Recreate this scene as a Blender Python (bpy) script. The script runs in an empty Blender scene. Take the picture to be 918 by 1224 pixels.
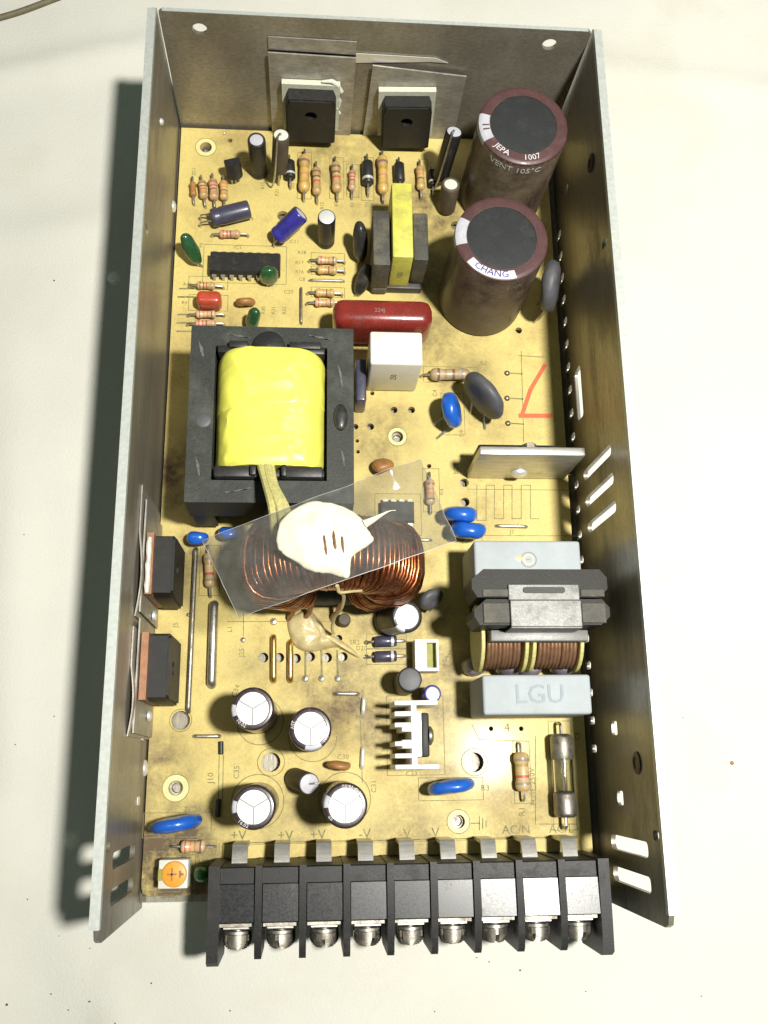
import bpy, bmesh, math, random
from mathutils import Vector, Matrix, Euler, noise, geometry
random.seed(7)
S = 0.001                      # all sizes below are millimetres
scene = bpy.context.scene
col = scene.collection

# ------------------------------------------------------------------ camera, world, light, exposure
cam_data = bpy.data.cameras.new('camera')
cam_data.sensor_fit = 'HORIZONTAL'
cam_data.sensor_width = 36.0
cam_data.lens = 43.857
cam_data.clip_start = 0.005
cam_data.clip_end = 20.0
cam = bpy.data.objects.new('camera', cam_data)
cam.location = (-16.07 * S, -73.96 * S, 243.18 * S)
cam.rotation_euler = (0.2627, -0.0773, -0.0125)
col.objects.link(cam)
scene.camera = cam

world = bpy.data.worlds.new('World')
scene.world = world
world.use_nodes = True
wn = world.node_tree.nodes
wn['Background'].inputs['Color'].default_value = (0.78, 1.0, 0.84, 1)
wn['Background'].inputs['Strength'].default_value = 0.11

lamp_data = bpy.data.lights.new('desk_lamp', 'SPOT')      # small desk lamp above and to the right of the case
lamp_data.energy = 19.2
lamp_data.color = (1.0, 0.975, 0.90)
lamp_data.shadow_soft_size = 0.019
lamp_data.spot_size = math.radians(97)
lamp_data.spot_blend = 1.0
lamp = bpy.data.objects.new('desk_lamp', lamp_data)
lamp.location = (125 * S, -68 * S, 520 * S)
lamp.rotation_euler = (Vector((118, 56, 0)) - Vector((125, -68, 520))).to_track_quat('-Z', 'Y').to_euler()
col.objects.link(lamp)

scene.view_settings.view_transform = 'Standard'
scene.view_settings.look = 'None'
scene.view_settings.exposure = 0.0
scene.view_settings.gamma = 1.0
scene.view_settings.use_curve_mapping = False
scene.render.engine = 'CYCLES'
scene.cycles.max_bounces = 8
scene.cycles.transparent_max_bounces = 12

# ------------------------------------------------------------------ materials
def mat(name, c, rough=.5, metal=0., var=.15, vscale=.5, bump=0., bscale=3., grime=0., gcol=(.13, .095, .05),
        gscale=.12, coat=0., spec=.5, stretch=None, grough=.75):
    m = bpy.data.materials.new(name)
    m.use_nodes = True
    nt = m.node_tree; N = nt.nodes; L = nt.links
    b = N['Principled BSDF']
    b.inputs['Metallic'].default_value = metal
    b.inputs['Roughness'].default_value = rough
    b.inputs['Specular IOR Level'].default_value = spec
    b.inputs['Coat Weight'].default_value = coat
    b.inputs['Coat Roughness'].default_value = .12
    tc = N.new('ShaderNodeTexCoord'); oi = N.new('ShaderNodeObjectInfo')
    off = N.new('ShaderNodeVectorMath'); off.operation = 'MULTIPLY_ADD'
    L.new(oi.outputs['Random'], off.inputs[0]); off.inputs[1].default_value = (3.1, 1.7, 2.3)
    L.new(tc.outputs['Object'], off.inputs[2])
    vec = off.outputs[0]
    if stretch:
        mp = N.new('ShaderNodeMapping'); mp.inputs['Scale'].default_value = stretch
        L.new(vec, mp.inputs['Vector']); vec = mp.outputs[0]
    def ns(scale, detail=4., r=.6):
        n = N.new('ShaderNodeTexNoise'); n.inputs['Scale'].default_value = scale / S
        n.inputs['Detail'].default_value = detail; n.inputs['Roughness'].default_value = r
        L.new(vec, n.inputs['Vector']); return n.outputs['Fac']
    def mixc(f, a, bb):
        x = N.new('ShaderNodeMix'); x.data_type = 'RGBA'
        L.new(f, x.inputs[0])
        for s, v in ((6, a), (7, bb)):
            if isinstance(v, tuple): x.inputs[s].default_value = (*v, 1)
            else: L.new(v, x.inputs[s])
        return x.outputs[2]
    def ramp(f, lo, hi):
        r = N.new('ShaderNodeMapRange'); r.inputs[1].default_value = lo; r.inputs[2].default_value = hi
        L.new(f, r.inputs[0]); return r.outputs[0]
    hi = tuple(min(1, x * (1 + var)) for x in c); lo = tuple(x * (1 - var) for x in c)
    out = mixc(ramp(ns(vscale), .3, .7), lo, hi)
    if grime > 0:
        g = ramp(ns(gscale, 6., .68), .62 - .3 * grime, .78 - .18 * grime)
        mu = N.new('ShaderNodeMath'); mu.operation = 'MULTIPLY'; L.new(g, mu.inputs[0]); mu.inputs[1].default_value = min(1, .35 + .6 * grime)
        g2 = ramp(ns(2.2, 3.), .38, .62)
        mu2 = N.new('ShaderNodeMath'); mu2.operation = 'MULTIPLY'; L.new(g2, mu2.inputs[0]); mu2.inputs[1].default_value = .12 + .2 * grime
        ad = N.new('ShaderNodeMath'); ad.use_clamp = True; L.new(mu.outputs[0], ad.inputs[0]); L.new(mu2.outputs[0], ad.inputs[1])
        out = mixc(ad.outputs[0], out, gcol)
        rr = N.new('ShaderNodeMapRange'); L.new(ad.outputs[0], rr.inputs[0]); rr.inputs[3].default_value = rough; rr.inputs[4].default_value = grough
        L.new(rr.outputs[0], b.inputs['Roughness'])
        if metal > 0:
            mm = N.new('ShaderNodeMapRange'); L.new(ad.outputs[0], mm.inputs[0]); mm.inputs[3].default_value = metal; mm.inputs[4].default_value = metal * .35
            L.new(mm.outputs[0], b.inputs['Metallic'])
    L.new(out, b.inputs['Base Color'])
    if bump > 0:
        bp = N.new('ShaderNodeBump'); bp.inputs['Strength'].default_value = 1.0; bp.inputs['Distance'].default_value = bump * S
        L.new(ns(bscale), bp.inputs['Height']); L.new(bp.outputs[0], b.inputs['Normal'])
    m['n'] = name
    return m

def banded(name, body, bands, rough=.42):
    """a lacquered resistor body with printed colour bands along its own length (Generated x or y, whichever is long)"""
    m = mat(name, body, rough=rough, var=.12, vscale=.8, coat=.25)
    nt = m.node_tree; N = nt.nodes; L = nt.links
    tc = N.new('ShaderNodeTexCoord'); uv = N.new('ShaderNodeUVMap'); uv.uv_map = 'along'
    sp = N.new('ShaderNodeSeparateXYZ'); L.new(uv.outputs[0], sp.inputs[0])
    b = N['Principled BSDF']
    cur = b.inputs['Base Color'].links[0].from_socket
    for p, c in bands:
        cm = N.new('ShaderNodeMath'); cm.operation = 'COMPARE'; L.new(sp.outputs[0], cm.inputs[0])
        cm.inputs[1].default_value = p; cm.inputs[2].default_value = .034
        x = N.new('ShaderNodeMix'); x.data_type = 'RGBA'; k8 = N.new('ShaderNodeMath'); k8.operation = 'MULTIPLY'; L.new(cm.outputs[0], k8.inputs[0]); k8.inputs[1].default_value = .78; L.new(k8.outputs[0], x.inputs[0]); L.new(cur, x.inputs[6]); x.inputs[7].default_value = (*c, 1)
        cur = x.outputs[2]
    gn = N.new('ShaderNodeTexNoise'); gn.inputs['Scale'].default_value = 420; gn.inputs['Detail'].default_value = 5
    L.new(tc.outputs['Object'], gn.inputs['Vector'])
    r = N.new('ShaderNodeMapRange'); r.inputs[1].default_value = .46; r.inputs[2].default_value = .75; r.inputs[4].default_value = .55; L.new(gn.outputs['Fac'], r.inputs[0])
    x = N.new('ShaderNodeMix'); x.data_type = 'RGBA'; L.new(r.outputs[0], x.inputs[0]); L.new(cur, x.inputs[6]); x.inputs[7].default_value = (.16, .11, .06, 1)
    L.new(x.outputs[2], b.inputs['Base Color'])
    return m

M = {}
DUST = (.30, .23, .12)
M['aluminium'] = mat('aluminium', (.30, .275, .225), .33, .5, .28, .05, .03, 1.2, .36, (.13, .105, .07), .045, stretch=(1, .35, 1))
M['case_edge_lit'] = mat('case_edge_lit', (.56, .59, .56), .45, .35, .12, 1.1, .03, 5, .08, (.35, .36, .33), .8)  # wall metal again, lightened to paint in the light on its edges
M['board'] = mat('board', (.68, .555, .195), .5, 0, .10, .05, .02, 1.5, .42, (.32, .225, .085), .05, coat=.04, spec=.35)
M['copper_pad'] = mat('copper_pad', (.74, .64, .30), .5, 0, .1)
M['print'] = mat('print', (.20, .19, .075), .7, 0, .5, .8)
M['print_red'] = mat('print_red', (.72, .13, .05), .6, 0, .2, .8)
M['steel'] = mat('steel', (.36, .335, .29), .42, 1., .28, .8, .03, 3, .45, (.13, .105, .07), .4)
M['tin'] = mat('tin', (.56, .54, .50), .36, 1., .2, 1., .03, 2, .3, (.22, .18, .11), .6)
M['bright_metal'] = mat('bright_metal', (.85, .84, .80), .42, .55, .06, 1., .01, 3)
M['cap_top'] = mat('cap_top', (.86, .86, .84), .40, .45, .05, .8, .01, 3)
M['sink'] = mat('sink', (.88, .87, .84), .5, .25, .06, .6, .02, 4)
M['plate'] = mat('plate', (.62, .60, .56), .42, .85, .12, .2, .03, 5, .12, (.3, .26, .18), .15)
M['sheet'] = mat('sheet', (.40, .38, .34), .45, .55, .2, .25, .04, 1, .35, (.22, .19, .13), .1)
M['copper'] = mat('copper', (.34, .11, .042), .26, 1., .35, .7, .01, 4, .32, (.045, .02, .012), .25, coat=.35)
M['copper_old'] = mat('copper_old', (.36, .20, .115), .42, .7, .25, .5, .02, 4, .35, (.16, .10, .06), .3)
M['brass'] = mat('brass', (.62, .42, .16), .33, 1., .2, .8, .02, 3, .2, (.2, .13, .06), .5)
M['copper_tab'] = mat('copper_tab', (.36, .18, .10), .5, .4, .18, .5, .03, 2, .25, (.18, .10, .06), .3)
M['ferrite'] = mat('ferrite', (.028, .032, .028), .5, 0, .22, .35, .05, 2, .42, (.10, .103, .088), .09, spec=.4)
M['ferrite_dusty'] = mat('ferrite_dusty', (.045, .043, .038), .6, 0, .2, .4, .06, 2, .62, (.17, .15, .11), .16)
M['epoxy'] = mat('epoxy', (.014, .014, .014), .5, 0, .2, .5, .03, 4, .25, (.06, .052, .04), .25, spec=.4)
M['epoxy_dark'] = mat('epoxy_dark', (.018, .018, .02), .42, 0, .2, .5, .02, 4, .15, (.09, .08, .06), .3)
M['plastic_black'] = mat('plastic_black', (.010, .010, .011), .44, 0, .25, .4, .035, 3, .34, (.05, .046, .04), .2, spec=.35)
M['cover_black'] = mat('cover_black', (.013, .013, .016), .27, 0, .25, .5, .004, 3, .10, (.035, .033, .03), .12, spec=.5)
M['clip'] = mat('clip', (.22, .22, .215), .45, .3, .15, .4, .03, 3, .3, (.14, .13, .10), .2)
M['grey_box_text_shade'] = mat('grey_box_text_shade', (.345, .39, .43), .8, 0, .06, spec=.05)  # darker fill stands in for shading on the raised letters
M['groove'] = mat('groove', (.30, .30, .29), .5, .2, .1)
M['scuff'] = mat('scuff', (.12, .122, .11), .6, 0, .4, 1.5)
M['cord'] = mat('cord', (.15, .13, .075), .6, 0, .2, .5)
M['film_edge_glint'] = mat('film_edge_glint', (.40, .40, .385), .3, 0, .5, .25)  # pale colour paints in the glint along the film's rim
M['core_dark'] = mat('core_dark', (.012, .012, .011), .5, 0, .25, .35, .05, 2, .4, (.06, .053, .04), .12, spec=.3)
M['sleeve_maroon'] = mat('sleeve_maroon', (.034, .015, .015), .38, 0, .2, .2, .02, 1, .78, (.165, .13, .085), .10, coat=.15)  # tan grime is dust plus a painted-in reflection of the board
M['sleeve_top'] = mat('sleeve_top', (.085, .036, .038), .42, 0, .15, .3, .02, 1, .2, (.15, .10, .085), .2, coat=.1)
M['sleeve_purple'] = mat('sleeve_purple', (.030, .018, .026), .30, 0, .15, .4, .01, 2, .12, (.14, .11, .08), .3, coat=.4)
M['sleeve_black'] = mat('sleeve_black', (.013, .013, .015), .42, 0, .2, .4, .01, 2, .3, (.09, .075, .05), .25, coat=.06, spec=.35)
M['sleeve_blue'] = mat('sleeve_blue', (.028, .026, .28), .30, 0, .15, .4, .01, 2, .12, (.1, .09, .12), .3, coat=.4)
M['sleeve_slate'] = mat('sleeve_slate', (.045, .045, .085), .34, 0, .15, .4, .01, 2, .25, (.14, .12, .10), .3, coat=.3)
M['sleeve_grey'] = mat('sleeve_grey', (.085, .07, .055), .55, 0, .2, .4, .02, 2, .5, (.18, .14, .09), .3, spec=.3)
M['stripe'] = mat('stripe', (.50, .50, .56), .4, 0, .10, .6, 0, 3, .15, (.3, .26, .22), .4)
M['stripe_slate'] = mat('stripe_slate', (.22, .23, .36), .4, 0, .12, .6, 0, 3, .2, (.2, .18, .16), .4)
M['white_print'] = mat('white_print', (.66, .64, .64), .6, 0, .25, 1.2)
M['dim_print'] = mat('dim_print', (.22, .18, .15), .6, 0, .25, 1.2)
M['rubber_disc'] = mat('rubber_disc', (.016, .018, .019), .6, 0, .25, .25, .03, 2, .2, (.05, .05, .046), .2)
M['yellow_tape'] = mat('yellow_tape', (.84, .82, .13), .36, 0, .07, .12, .12, .3, .10, (.56, .50, .10), .1, coat=.15)
M['yellow_tape_old'] = mat('yellow_tape_old', (.62, .60, .10), .45, 0, .15, .3, .06, .8, .4, (.32, .28, .11), .2)
M['sleeving'] = mat('sleeving', (.60, .55, .22), .55, 0, .2, 1.2, .12, 2.5, .25, (.35, .28, .12), .4)
M['red_film'] = mat('red_film', (.22, .020, .016), .24, 0, .18, .2, .03, .5, .22, (.18, .08, .05), .15, coat=.5)
M['red_small'] = mat('red_small', (.48, .06, .03), .3, 0, .15, .5, .02, 1, .15, (.25, .12, .07), .4, coat=.4)
M['white_box'] = mat('white_box', (.80, .78, .70), .42, 0, .05, .2, .01, 2, .16, (.5, .44, .32), .15)
M['grey_box'] = mat('grey_box', (.42, .465, .50), .6, 0, .06, .2, .01, 2, .20, (.38, .35, .27), .12, spec=.2)
M['green_dip'] = mat('green_dip', (.016, .085, .030), .22, 0, .2, .5, .02, .8, .1, (.1, .09, .05), .3, coat=.7)
M['blue_dip'] = mat('blue_dip', (.010, .115, .56), .28, 0, .12, .4, .02, .8, .12, (.06, .09, .2), .3, coat=.45)
M['grey_dip'] = mat('grey_dip', (.085, .088, .10), .5, 0, .15, .4, .03, 1, .25, (.14, .12, .10), .2)
M['black_dip'] = mat('black_dip', (.02, .022, .024), .35, 0, .2, .4, .03, 1, .3, (.1, .085, .06), .3, coat=.2)
M['brown_dip'] = mat('brown_dip', (.38, .17, .055), .42, 0, .18, .5, .03, 1, .25, (.22, .13, .06), .3)
M['glue'] = mat('glue', (.82, .79, .63), .30, 0, .05, .3, .15, .5, .08, (.66, .62, .42), .2, coat=.2)
M['glue_old'] = mat('glue_old', (.60, .50, .26), .34, 0, .12, .25, .10, .5, .25, (.38, .28, .12), .15, coat=.2)
M['glue_grey'] = mat('glue_grey', (.34, .31, .36), .32, 0, .25, .3, .2, .6, .3, (.16, .13, .12), .2, coat=.3)
M['paste'] = mat('paste', (.62, .64, .52), .55, 0, .1, .6, .1, 1.5, .2, (.4, .36, .25), .3)
M['orange'] = mat('orange', (.85, .36, .03), .4, 0, .1, .6, .02, 2, .2, (.45, .2, .04), .5)
M['white_plastic'] = mat('white_plastic', (.74, .73, .64), .45, 0, .06, .5, .01, 2, .15, (.5, .45, .3), .3)
M['green_lens'] = mat('green_lens', (.03, .20, .03), .25, 0, .15, .5, 0, 2, .15, (.1, .12, .05), .4, coat=.6)
M['dark_slot'] = mat('dark_slot', (.30, .29, .06), .6, 0, .2)
M['speck'] = mat('speck', (.10, .075, .04), .8, 0, .4, .8)
TAN = (.56, .37, .17); PINK = (.60, .36, .22)
BR, RD, OR, BK, GD, GY, VI = (.13, .05, .02), (.50, .04, .02), (.70, .22, .03), (.03, .025, .02), (.45, .30, .08), (.25, .25, .24), (.14, .06, .18)
M['band_a'] = banded('band_a', TAN, [(.2, BR), (.38, BK), (.55, RD), (.82, GD)])
M['band_b'] = banded('band_b', PINK, [(.2, RD), (.38, RD), (.55, BR), (.82, GD)])
M['band_c'] = banded('band_c', (.62, .42, .17), [(.22, OR), (.4, OR), (.58, BR), (.8, GD)])
M['band_d'] = banded('band_d', (.66, .42, .12), [(.2, VI), (.38, (.5, .3, .05)), (.56, (.55, .25, .15)), (.8, GD)])
M['band_e'] = banded('band_e', (.64, .44, .26), [(.2, RD), (.4, OR), (.58, OR), (.8, BR)])
M['band_f'] = banded('band_f', (.60, .42, .20), [(.2, GY), (.34, GD), (.62, (.55, .02, .06)), (.80, GY)])
M['band_g'] = banded('band_g', (.44, .33, .20), [(.2, BR), (.38, (.3, .22, .12)), (.58, BR), (.8, GY)])

def stain_board(m, spots):
    """grime that has settled in patches on the board, each with its own ragged outline"""
    nt = m.node_tree; N = nt.nodes; L = nt.links; b = N['Principled BSDF']
    tc = N.new('ShaderNodeTexCoord')
    nz = N.new('ShaderNodeTexNoise'); nz.inputs['Scale'].default_value = 170; nz.inputs['Detail'].default_value = 7; nz.inputs['Roughness'].default_value = .7
    L.new(tc.outputs['Object'], nz.inputs['Vector'])
    acc = None
    for x, y, r, k in spots:
        d = N.new('ShaderNodeVectorMath'); d.operation = 'DISTANCE'; L.new(tc.outputs['Object'], d.inputs[0]); d.inputs[1].default_value = (x * S, y * S, 0)
        mr = N.new('ShaderNodeMapRange'); mr.interpolation_type = 'SMOOTHSTEP'; L.new(d.outputs['Value'], mr.inputs[0])
        mr.inputs[1].default_value = r * .15 * S; mr.inputs[2].default_value = r * 1.25 * S; mr.inputs[3].default_value = k; mr.inputs[4].default_value = 0
        if acc is None: acc = mr.outputs[0]
        else:
            mx = N.new('ShaderNodeMath'); mx.operation = 'MAXIMUM'; L.new(acc, mx.inputs[0]); L.new(mr.outputs[0], mx.inputs[1]); acc = mx.outputs[0]
    n2 = N.new('ShaderNodeMapRange'); L.new(nz.outputs['Fac'], n2.inputs[0]); n2.inputs[1].default_value = .32; n2.inputs[2].default_value = .66; n2.inputs[3].default_value = .10; n2.inputs[4].default_value = 1.6
    mu = N.new('ShaderNodeMath'); mu.operation = 'MULTIPLY'; mu.use_clamp = True; L.new(acc, mu.inputs[0]); L.new(n2.outputs[0], mu.inputs[1])
    cur = b.inputs['Base Color'].links[0].from_socket
    x = N.new('ShaderNodeMix'); x.data_type = 'RGBA'; L.new(mu.outputs[0], x.inputs[0]); L.new(cur, x.inputs[6]); x.inputs[7].default_value = (.12, .08, .04, 1)
    L.new(x.outputs[2], b.inputs['Base Color'])
stain_board(M['board'], [(-50, -97, 19, 1.0), (-53, -74, 12, .6), (-44, -90, 12, .6), (-8, -58, 16, .7), (4, -66, 13, .65), (14, -50, 15, .65), (16, -72, 16, .42), (-16, -84, 10, .4), (-48, -24, 12, .6),
                         (-50, 0, 14, .7), (18, 40, 16, .5), (16, 62, 14, .55), (2, 12, 14, .5), (20, 82, 16, .6), (-10, 98, 16, .45), (-36, 96, 14, .35), (30, -8, 12, .35), (-4, -30, 22, .5), (30, 20, 12, .3), (-30, -50, 8, .35), (40, -84, 14, .3), (-46, 78, 9, .3), (-20, -92, 12, .5), (8, -92, 14, .45), (34, -92, 12, .4), (20, -58, 13, .6), (12, -40, 13, .5), (-42, 40, 12, .35), (0, 84, 12, .4), (26, 30, 12, .45)])

def brush(m, axis_scale):
    """fine rolling marks and scratches running along the sheet"""
    nt = m.node_tree; N = nt.nodes; L = nt.links; b = N['Principled BSDF']
    tc = N.new('ShaderNodeTexCoord'); mp = N.new('ShaderNodeMapping'); mp.inputs['Scale'].default_value = axis_scale; L.new(tc.outputs['Object'], mp.inputs[0])
    n = N.new('ShaderNodeTexNoise'); n.inputs['Scale'].default_value = 1400; n.inputs['Detail'].default_value = 6; n.inputs['Roughness'].default_value = .75; L.new(mp.outputs[0], n.inputs['Vector'])
    r = N.new('ShaderNodeMapRange'); r.inputs[1].default_value = .3; r.inputs[2].default_value = .72; r.inputs[3].default_value = .72; r.inputs[4].default_value = 1.3; L.new(n.outputs['Fac'], r.inputs[0])
    cur = b.inputs['Base Color'].links[0].from_socket
    x = N.new('ShaderNodeVectorMath'); x.operation = 'SCALE'; L.new(cur, x.inputs[0]); L.new(r.outputs[0], x.inputs['Scale']); L.new(x.outputs[0], b.inputs['Base Color'])
brush(M['aluminium'], (.5, .03, 1.)); brush(M['plate'], (.06, 1, 1)); brush(M['sheet'], (.3, .1, 1))

def glassy(name, c, rough, trans, ior=1.45, alpha=1.):
    m = bpy.data.materials.new(name); m.use_nodes = True
    b = m.node_tree.nodes['Principled BSDF']
    b.inputs['Base Color'].default_value = (*c, 1); b.inputs['Roughness'].default_value = rough
    b.inputs['Transmission Weight'].default_value = trans; b.inputs['IOR'].default_value = ior
    b.inputs['Alpha'].default_value = alpha
    return m
M['glass'] = glassy('glass', (.92, .93, .9), .03, 1.)

def film_material():
    m = bpy.data.materials.new('clear_film'); m.use_nodes = True
    nt = m.node_tree; N = nt.nodes; L = nt.links
    N.remove(N['Principled BSDF']); o = N['Material Output']
    t = N.new('ShaderNodeBsdfTransparent'); t.inputs[0].default_value = (.73, .73, .72, 1)
    d = N.new('ShaderNodeBsdfDiffuse'); d.inputs[0].default_value = (.46, .46, .43, 1)
    g = N.new('ShaderNodeBsdfGlossy'); g.inputs['Roughness'].default_value = .09
    tc = N.new('ShaderNodeTexCoord')
    n = N.new('ShaderNodeTexNoise'); n.inputs['Scale'].default_value = 130; n.inputs['Detail'].default_value = 8; n.inputs['Roughness'].default_value = .75
    L.new(tc.outputs['Object'], n.inputs['Vector'])
    mr = N.new('ShaderNodeMapRange'); mr.inputs[1].default_value = .35; mr.inputs[2].default_value = .8; mr.inputs[3].default_value = .075; mr.inputs[4].default_value = .25
    L.new(n.outputs['Fac'], mr.inputs[0])
    a = N.new('ShaderNodeMixShader'); L.new(mr.outputs[0], a.inputs[0]); L.new(t.outputs[0], a.inputs[1]); L.new(d.outputs[0], a.inputs[2])
    f = N.new('ShaderNodeFresnel'); f.inputs['IOR'].default_value = 1.45
    b = N.new('ShaderNodeMixShader'); L.new(f.outputs[0], b.inputs[0]); L.new(a.outputs[0], b.inputs[1]); L.new(g.outputs[0], b.inputs[2])
    L.new(b.outputs[0], o.inputs[0])
    return m
M['film'] = film_material()

def cloth_material():
    m = mat('cloth', (.69, .68, .62), .85, 0, .05, .018, .16, 1.8, .10, (.60, .56, .45), .02, spec=.1)
    return m
M['cloth'] = cloth_material()

# ------------------------------------------------------------------ mesh helpers
WORLD = {}          # world position (mm) of every object built
def catmull(pts, n=6, closed=True):
    out = []; k = len(pts)
    P_ = [Vector(p) for p in pts]
    rng = range(k) if closed else range(k - 1)
    for i in rng:
        p0 = P_[(i - 1) % k] if closed else P_[max(i - 1, 0)]
        p1 = P_[i]; p2 = P_[(i + 1) % k]
        p3 = P_[(i + 2) % k] if closed else P_[min(i + 2, k - 1)]
        for j in range(n):
            t = j / n
            out.append(.5 * ((2 * p1) + (p2 - p0) * t + (2 * p0 - 5 * p1 + 4 * p2 - p3) * t * t + (3 * p1 - p0 - 3 * p2 + p3) * t ** 3))
    if not closed: out.append(P_[-1])
    return out

class MB:
    def __init__(s): s.v = []; s.f = []; s.M = Matrix.Identity(4); s.uv = None
    def add(s, verts, faces):
        o = len(s.v)
        s.v += [s.M @ Vector(p) for p in verts]
        s.f += [tuple(i + o for i in f) for f in faces]
        return s
    def box(s, lo, hi, bev=0., seg=2):
        x0, y0, z0 = lo; x1, y1, z1 = hi
        vs = [(x0, y0, z0), (x1, y0, z0), (x1, y1, z0), (x0, y1, z0), (x0, y0, z1), (x1, y0, z1), (x1, y1, z1), (x0, y1, z1)]
        fs = [(3, 2, 1, 0), (4, 5, 6, 7), (0, 1, 5, 4), (1, 2, 6, 5), (2, 3, 7, 6), (3, 0, 4, 7)]
        if bev <= 0: return s.add(vs, fs)
        bm = bmesh.new(); bv = [bm.verts.new(p) for p in vs]
        for f in fs: bm.faces.new([bv[i] for i in f])
        bmesh.ops.bevel(bm, geom=bm.edges[:] + bm.verts[:], offset=bev, segments=seg, profile=.5, affect='EDGES')
        bm.verts.ensure_lookup_table()
        bm.verts.index_update()
        r = s.add([v.co[:] for v in bm.verts], [tuple(v.index for v in f.verts) for f in bm.faces]); bm.free(); return r
    def lathe(s, prof, n=32, close=True, arc=None):
        """prof: (r, z) list, round local z"""
        vs = []; fs = []; k = len(prof)
        full = arc is None
        a0, a1 = (0, 2 * math.pi) if full else arc
        cnt = n if full else n + 1
        for i in range(cnt):
            a = a0 + (a1 - a0) * i / n
            for r, z in prof: vs.append((r * math.cos(a), r * math.sin(a), z))
        for i in range(n):
            j = (i + 1) % cnt
            for q in range(k - 1): fs.append((i * k + q, j * k + q, j * k + q + 1, i * k + q + 1))
        if close and full:
            if prof[0][0] > 1e-6: fs.append(tuple(i * k for i in reversed(range(n))))
            if prof[-1][0] > 1e-6: fs.append(tuple(i * k + k - 1 for i in range(n)))
        return s.add(vs, fs)
    def frame(s, p0, p1):
        p0, p1 = Vector(p0), Vector(p1); d = (p1 - p0)
        return Matrix.Translation(p0) @ d.to_track_quat('Z', 'Y').to_matrix().to_4x4()
    def cyl(s, p0, p1, r0, r1=None, n=16, bev=0.):
        r1 = r0 if r1 is None else r1
        h = (Vector(p1) - Vector(p0)).length
        old = s.M; s.M = old @ s.frame(p0, p1)
        pr = [(r0, 0), (r1, h)] if bev <= 0 else [(r0 - bev, 0), (r0, bev), (r1, h - bev), (r1 - bev, h)]
        s.lathe(pr, n); s.M = old; return s
    def tube(s, pts, r, n=8, closed=False):
        P_ = [Vector(p) for p in pts]; k = len(P_); vs = []; fs = []
        up = Vector((0, 0, 1)); prev = None
        for i, p in enumerate(P_):
            t = (P_[(i + 1) % k] - P_[i - 1]) if closed else (P_[min(i + 1, k - 1)] - P_[max(i - 1, 0)])
            t.normalize()
            if prev is None:
                a = t.cross(up)
                if a.length < .05: a = t.cross(Vector((1, 0, 0)))
            else: a = prev - t * prev.dot(t)
            a.normalize(); prev = a; b = t.cross(a)
            rr = r[i] if isinstance(r, (list, tuple)) else r
            for j in range(n):
                w = 2 * math.pi * j / n
                vs.append(p + a * (rr * math.cos(w)) + b * (rr * math.sin(w)))
        for i in range(k if closed else k - 1):
            i2 = (i + 1) % k
            for j in range(n): fs.append((i * n + j, i * n + (j + 1) % n, i2 * n + (j + 1) % n, i2 * n + j))
        if not closed:
            fs.append(tuple(reversed(range(n)))); fs.append(tuple((k - 1) * n + j for j in range(n)))
        return s.add(vs, fs)
    def prism(s, poly, z0, z1, holes=()):
        """flat polygon (with holes) given thickness along local z"""
        loops = [list(poly)] + [list(h) for h in holes]
        flat = [p for l in loops for p in l]; n = len(flat)
        tris = geometry.tessellate_polygon([[Vector((p[0], p[1], 0)) for p in l] for l in loops])
        vs = [(p[0], p[1], z0) for p in flat] + [(p[0], p[1], z1) for p in flat]
        fs = []
        for t in tris:
            a, b, c = (flat[i] for i in t)
            ccw = (b[0] - a[0]) * (c[1] - a[1]) - (b[1] - a[1]) * (c[0] - a[0]) > 0
            t = tuple(t) if ccw else tuple(reversed(t))
            fs.append(tuple(i + n for i in t)); fs.append(tuple(reversed(t)))
        o = 0
        for li, l in enumerate(loops):
            k = len(l); ar = sum(l[i][0] * l[(i + 1) % k][1] - l[(i + 1) % k][0] * l[i][1] for i in range(k))
            fw = (ar > 0) == (li == 0)
            for i in range(k):
                a, b = o + i, o + (i + 1) % k
                fs.append((a, b, b + n, a + n) if fw else (b, a, a + n, b + n))
            o += k
        return s.add(vs, fs)
    def ellipsoid(s, c, rad, n=20, m=12, p=1.):
        pr = []
        for i in range(m + 1):
            a = -math.pi / 2 + math.pi * i / m
            ca, sa = math.cos(a), math.sin(a)
            pr.append((max(ca, 0) ** p, math.copysign(abs(sa) ** p, sa)))
        pr[0] = (1e-9, -1); pr[-1] = (1e-9, 1)
        old = s.M; s.M = old @ Matrix.Translation(c) @ Matrix.Diagonal((*rad, 1))
        s.lathe(pr, n, close=False); s.M = old; return s
    def blob(s, poly, z0, h, rings=6, rough=0., dip=0.):
        c = Vector((sum(p[0] for p in poly) / len(poly), sum(p[1] for p in poly) / len(poly)))
        k = len(poly); vs = []; fs = []
        for i in range(rings + 1):
            a = math.pi / 2 * i / rings * .985
            sc, zz = math.cos(a) ** .8, math.sin(a)
            for p in poly:
                q = c + (Vector((p[0], p[1])) - c) * sc
                nz = (noise.noise(Vector((q.x * .3, q.y * .3, z0))) + .4 * noise.noise(Vector((q.x * .9, q.y * .9, z0)))) * rough
                vs.append((q.x, q.y, z0 + (h + nz) * zz))
        for i in range(rings):
            for j in range(k): fs.append((i * k + j, i * k + (j + 1) % k, (i + 1) * k + (j + 1) % k, (i + 1) * k + j))
        fs.append(tuple(rings * k + j for j in range(k))); fs.append(tuple(reversed(range(k))))
        return s.add(vs, fs)
    def jitter(s, amp, sc):
        s.v = [v + Vector((noise.noise(v * sc), noise.noise(v * sc + Vector((11, 0, 0))), noise.noise(v * sc + Vector((0, 17, 0))))) * amp for v in s.v]; return s
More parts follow.
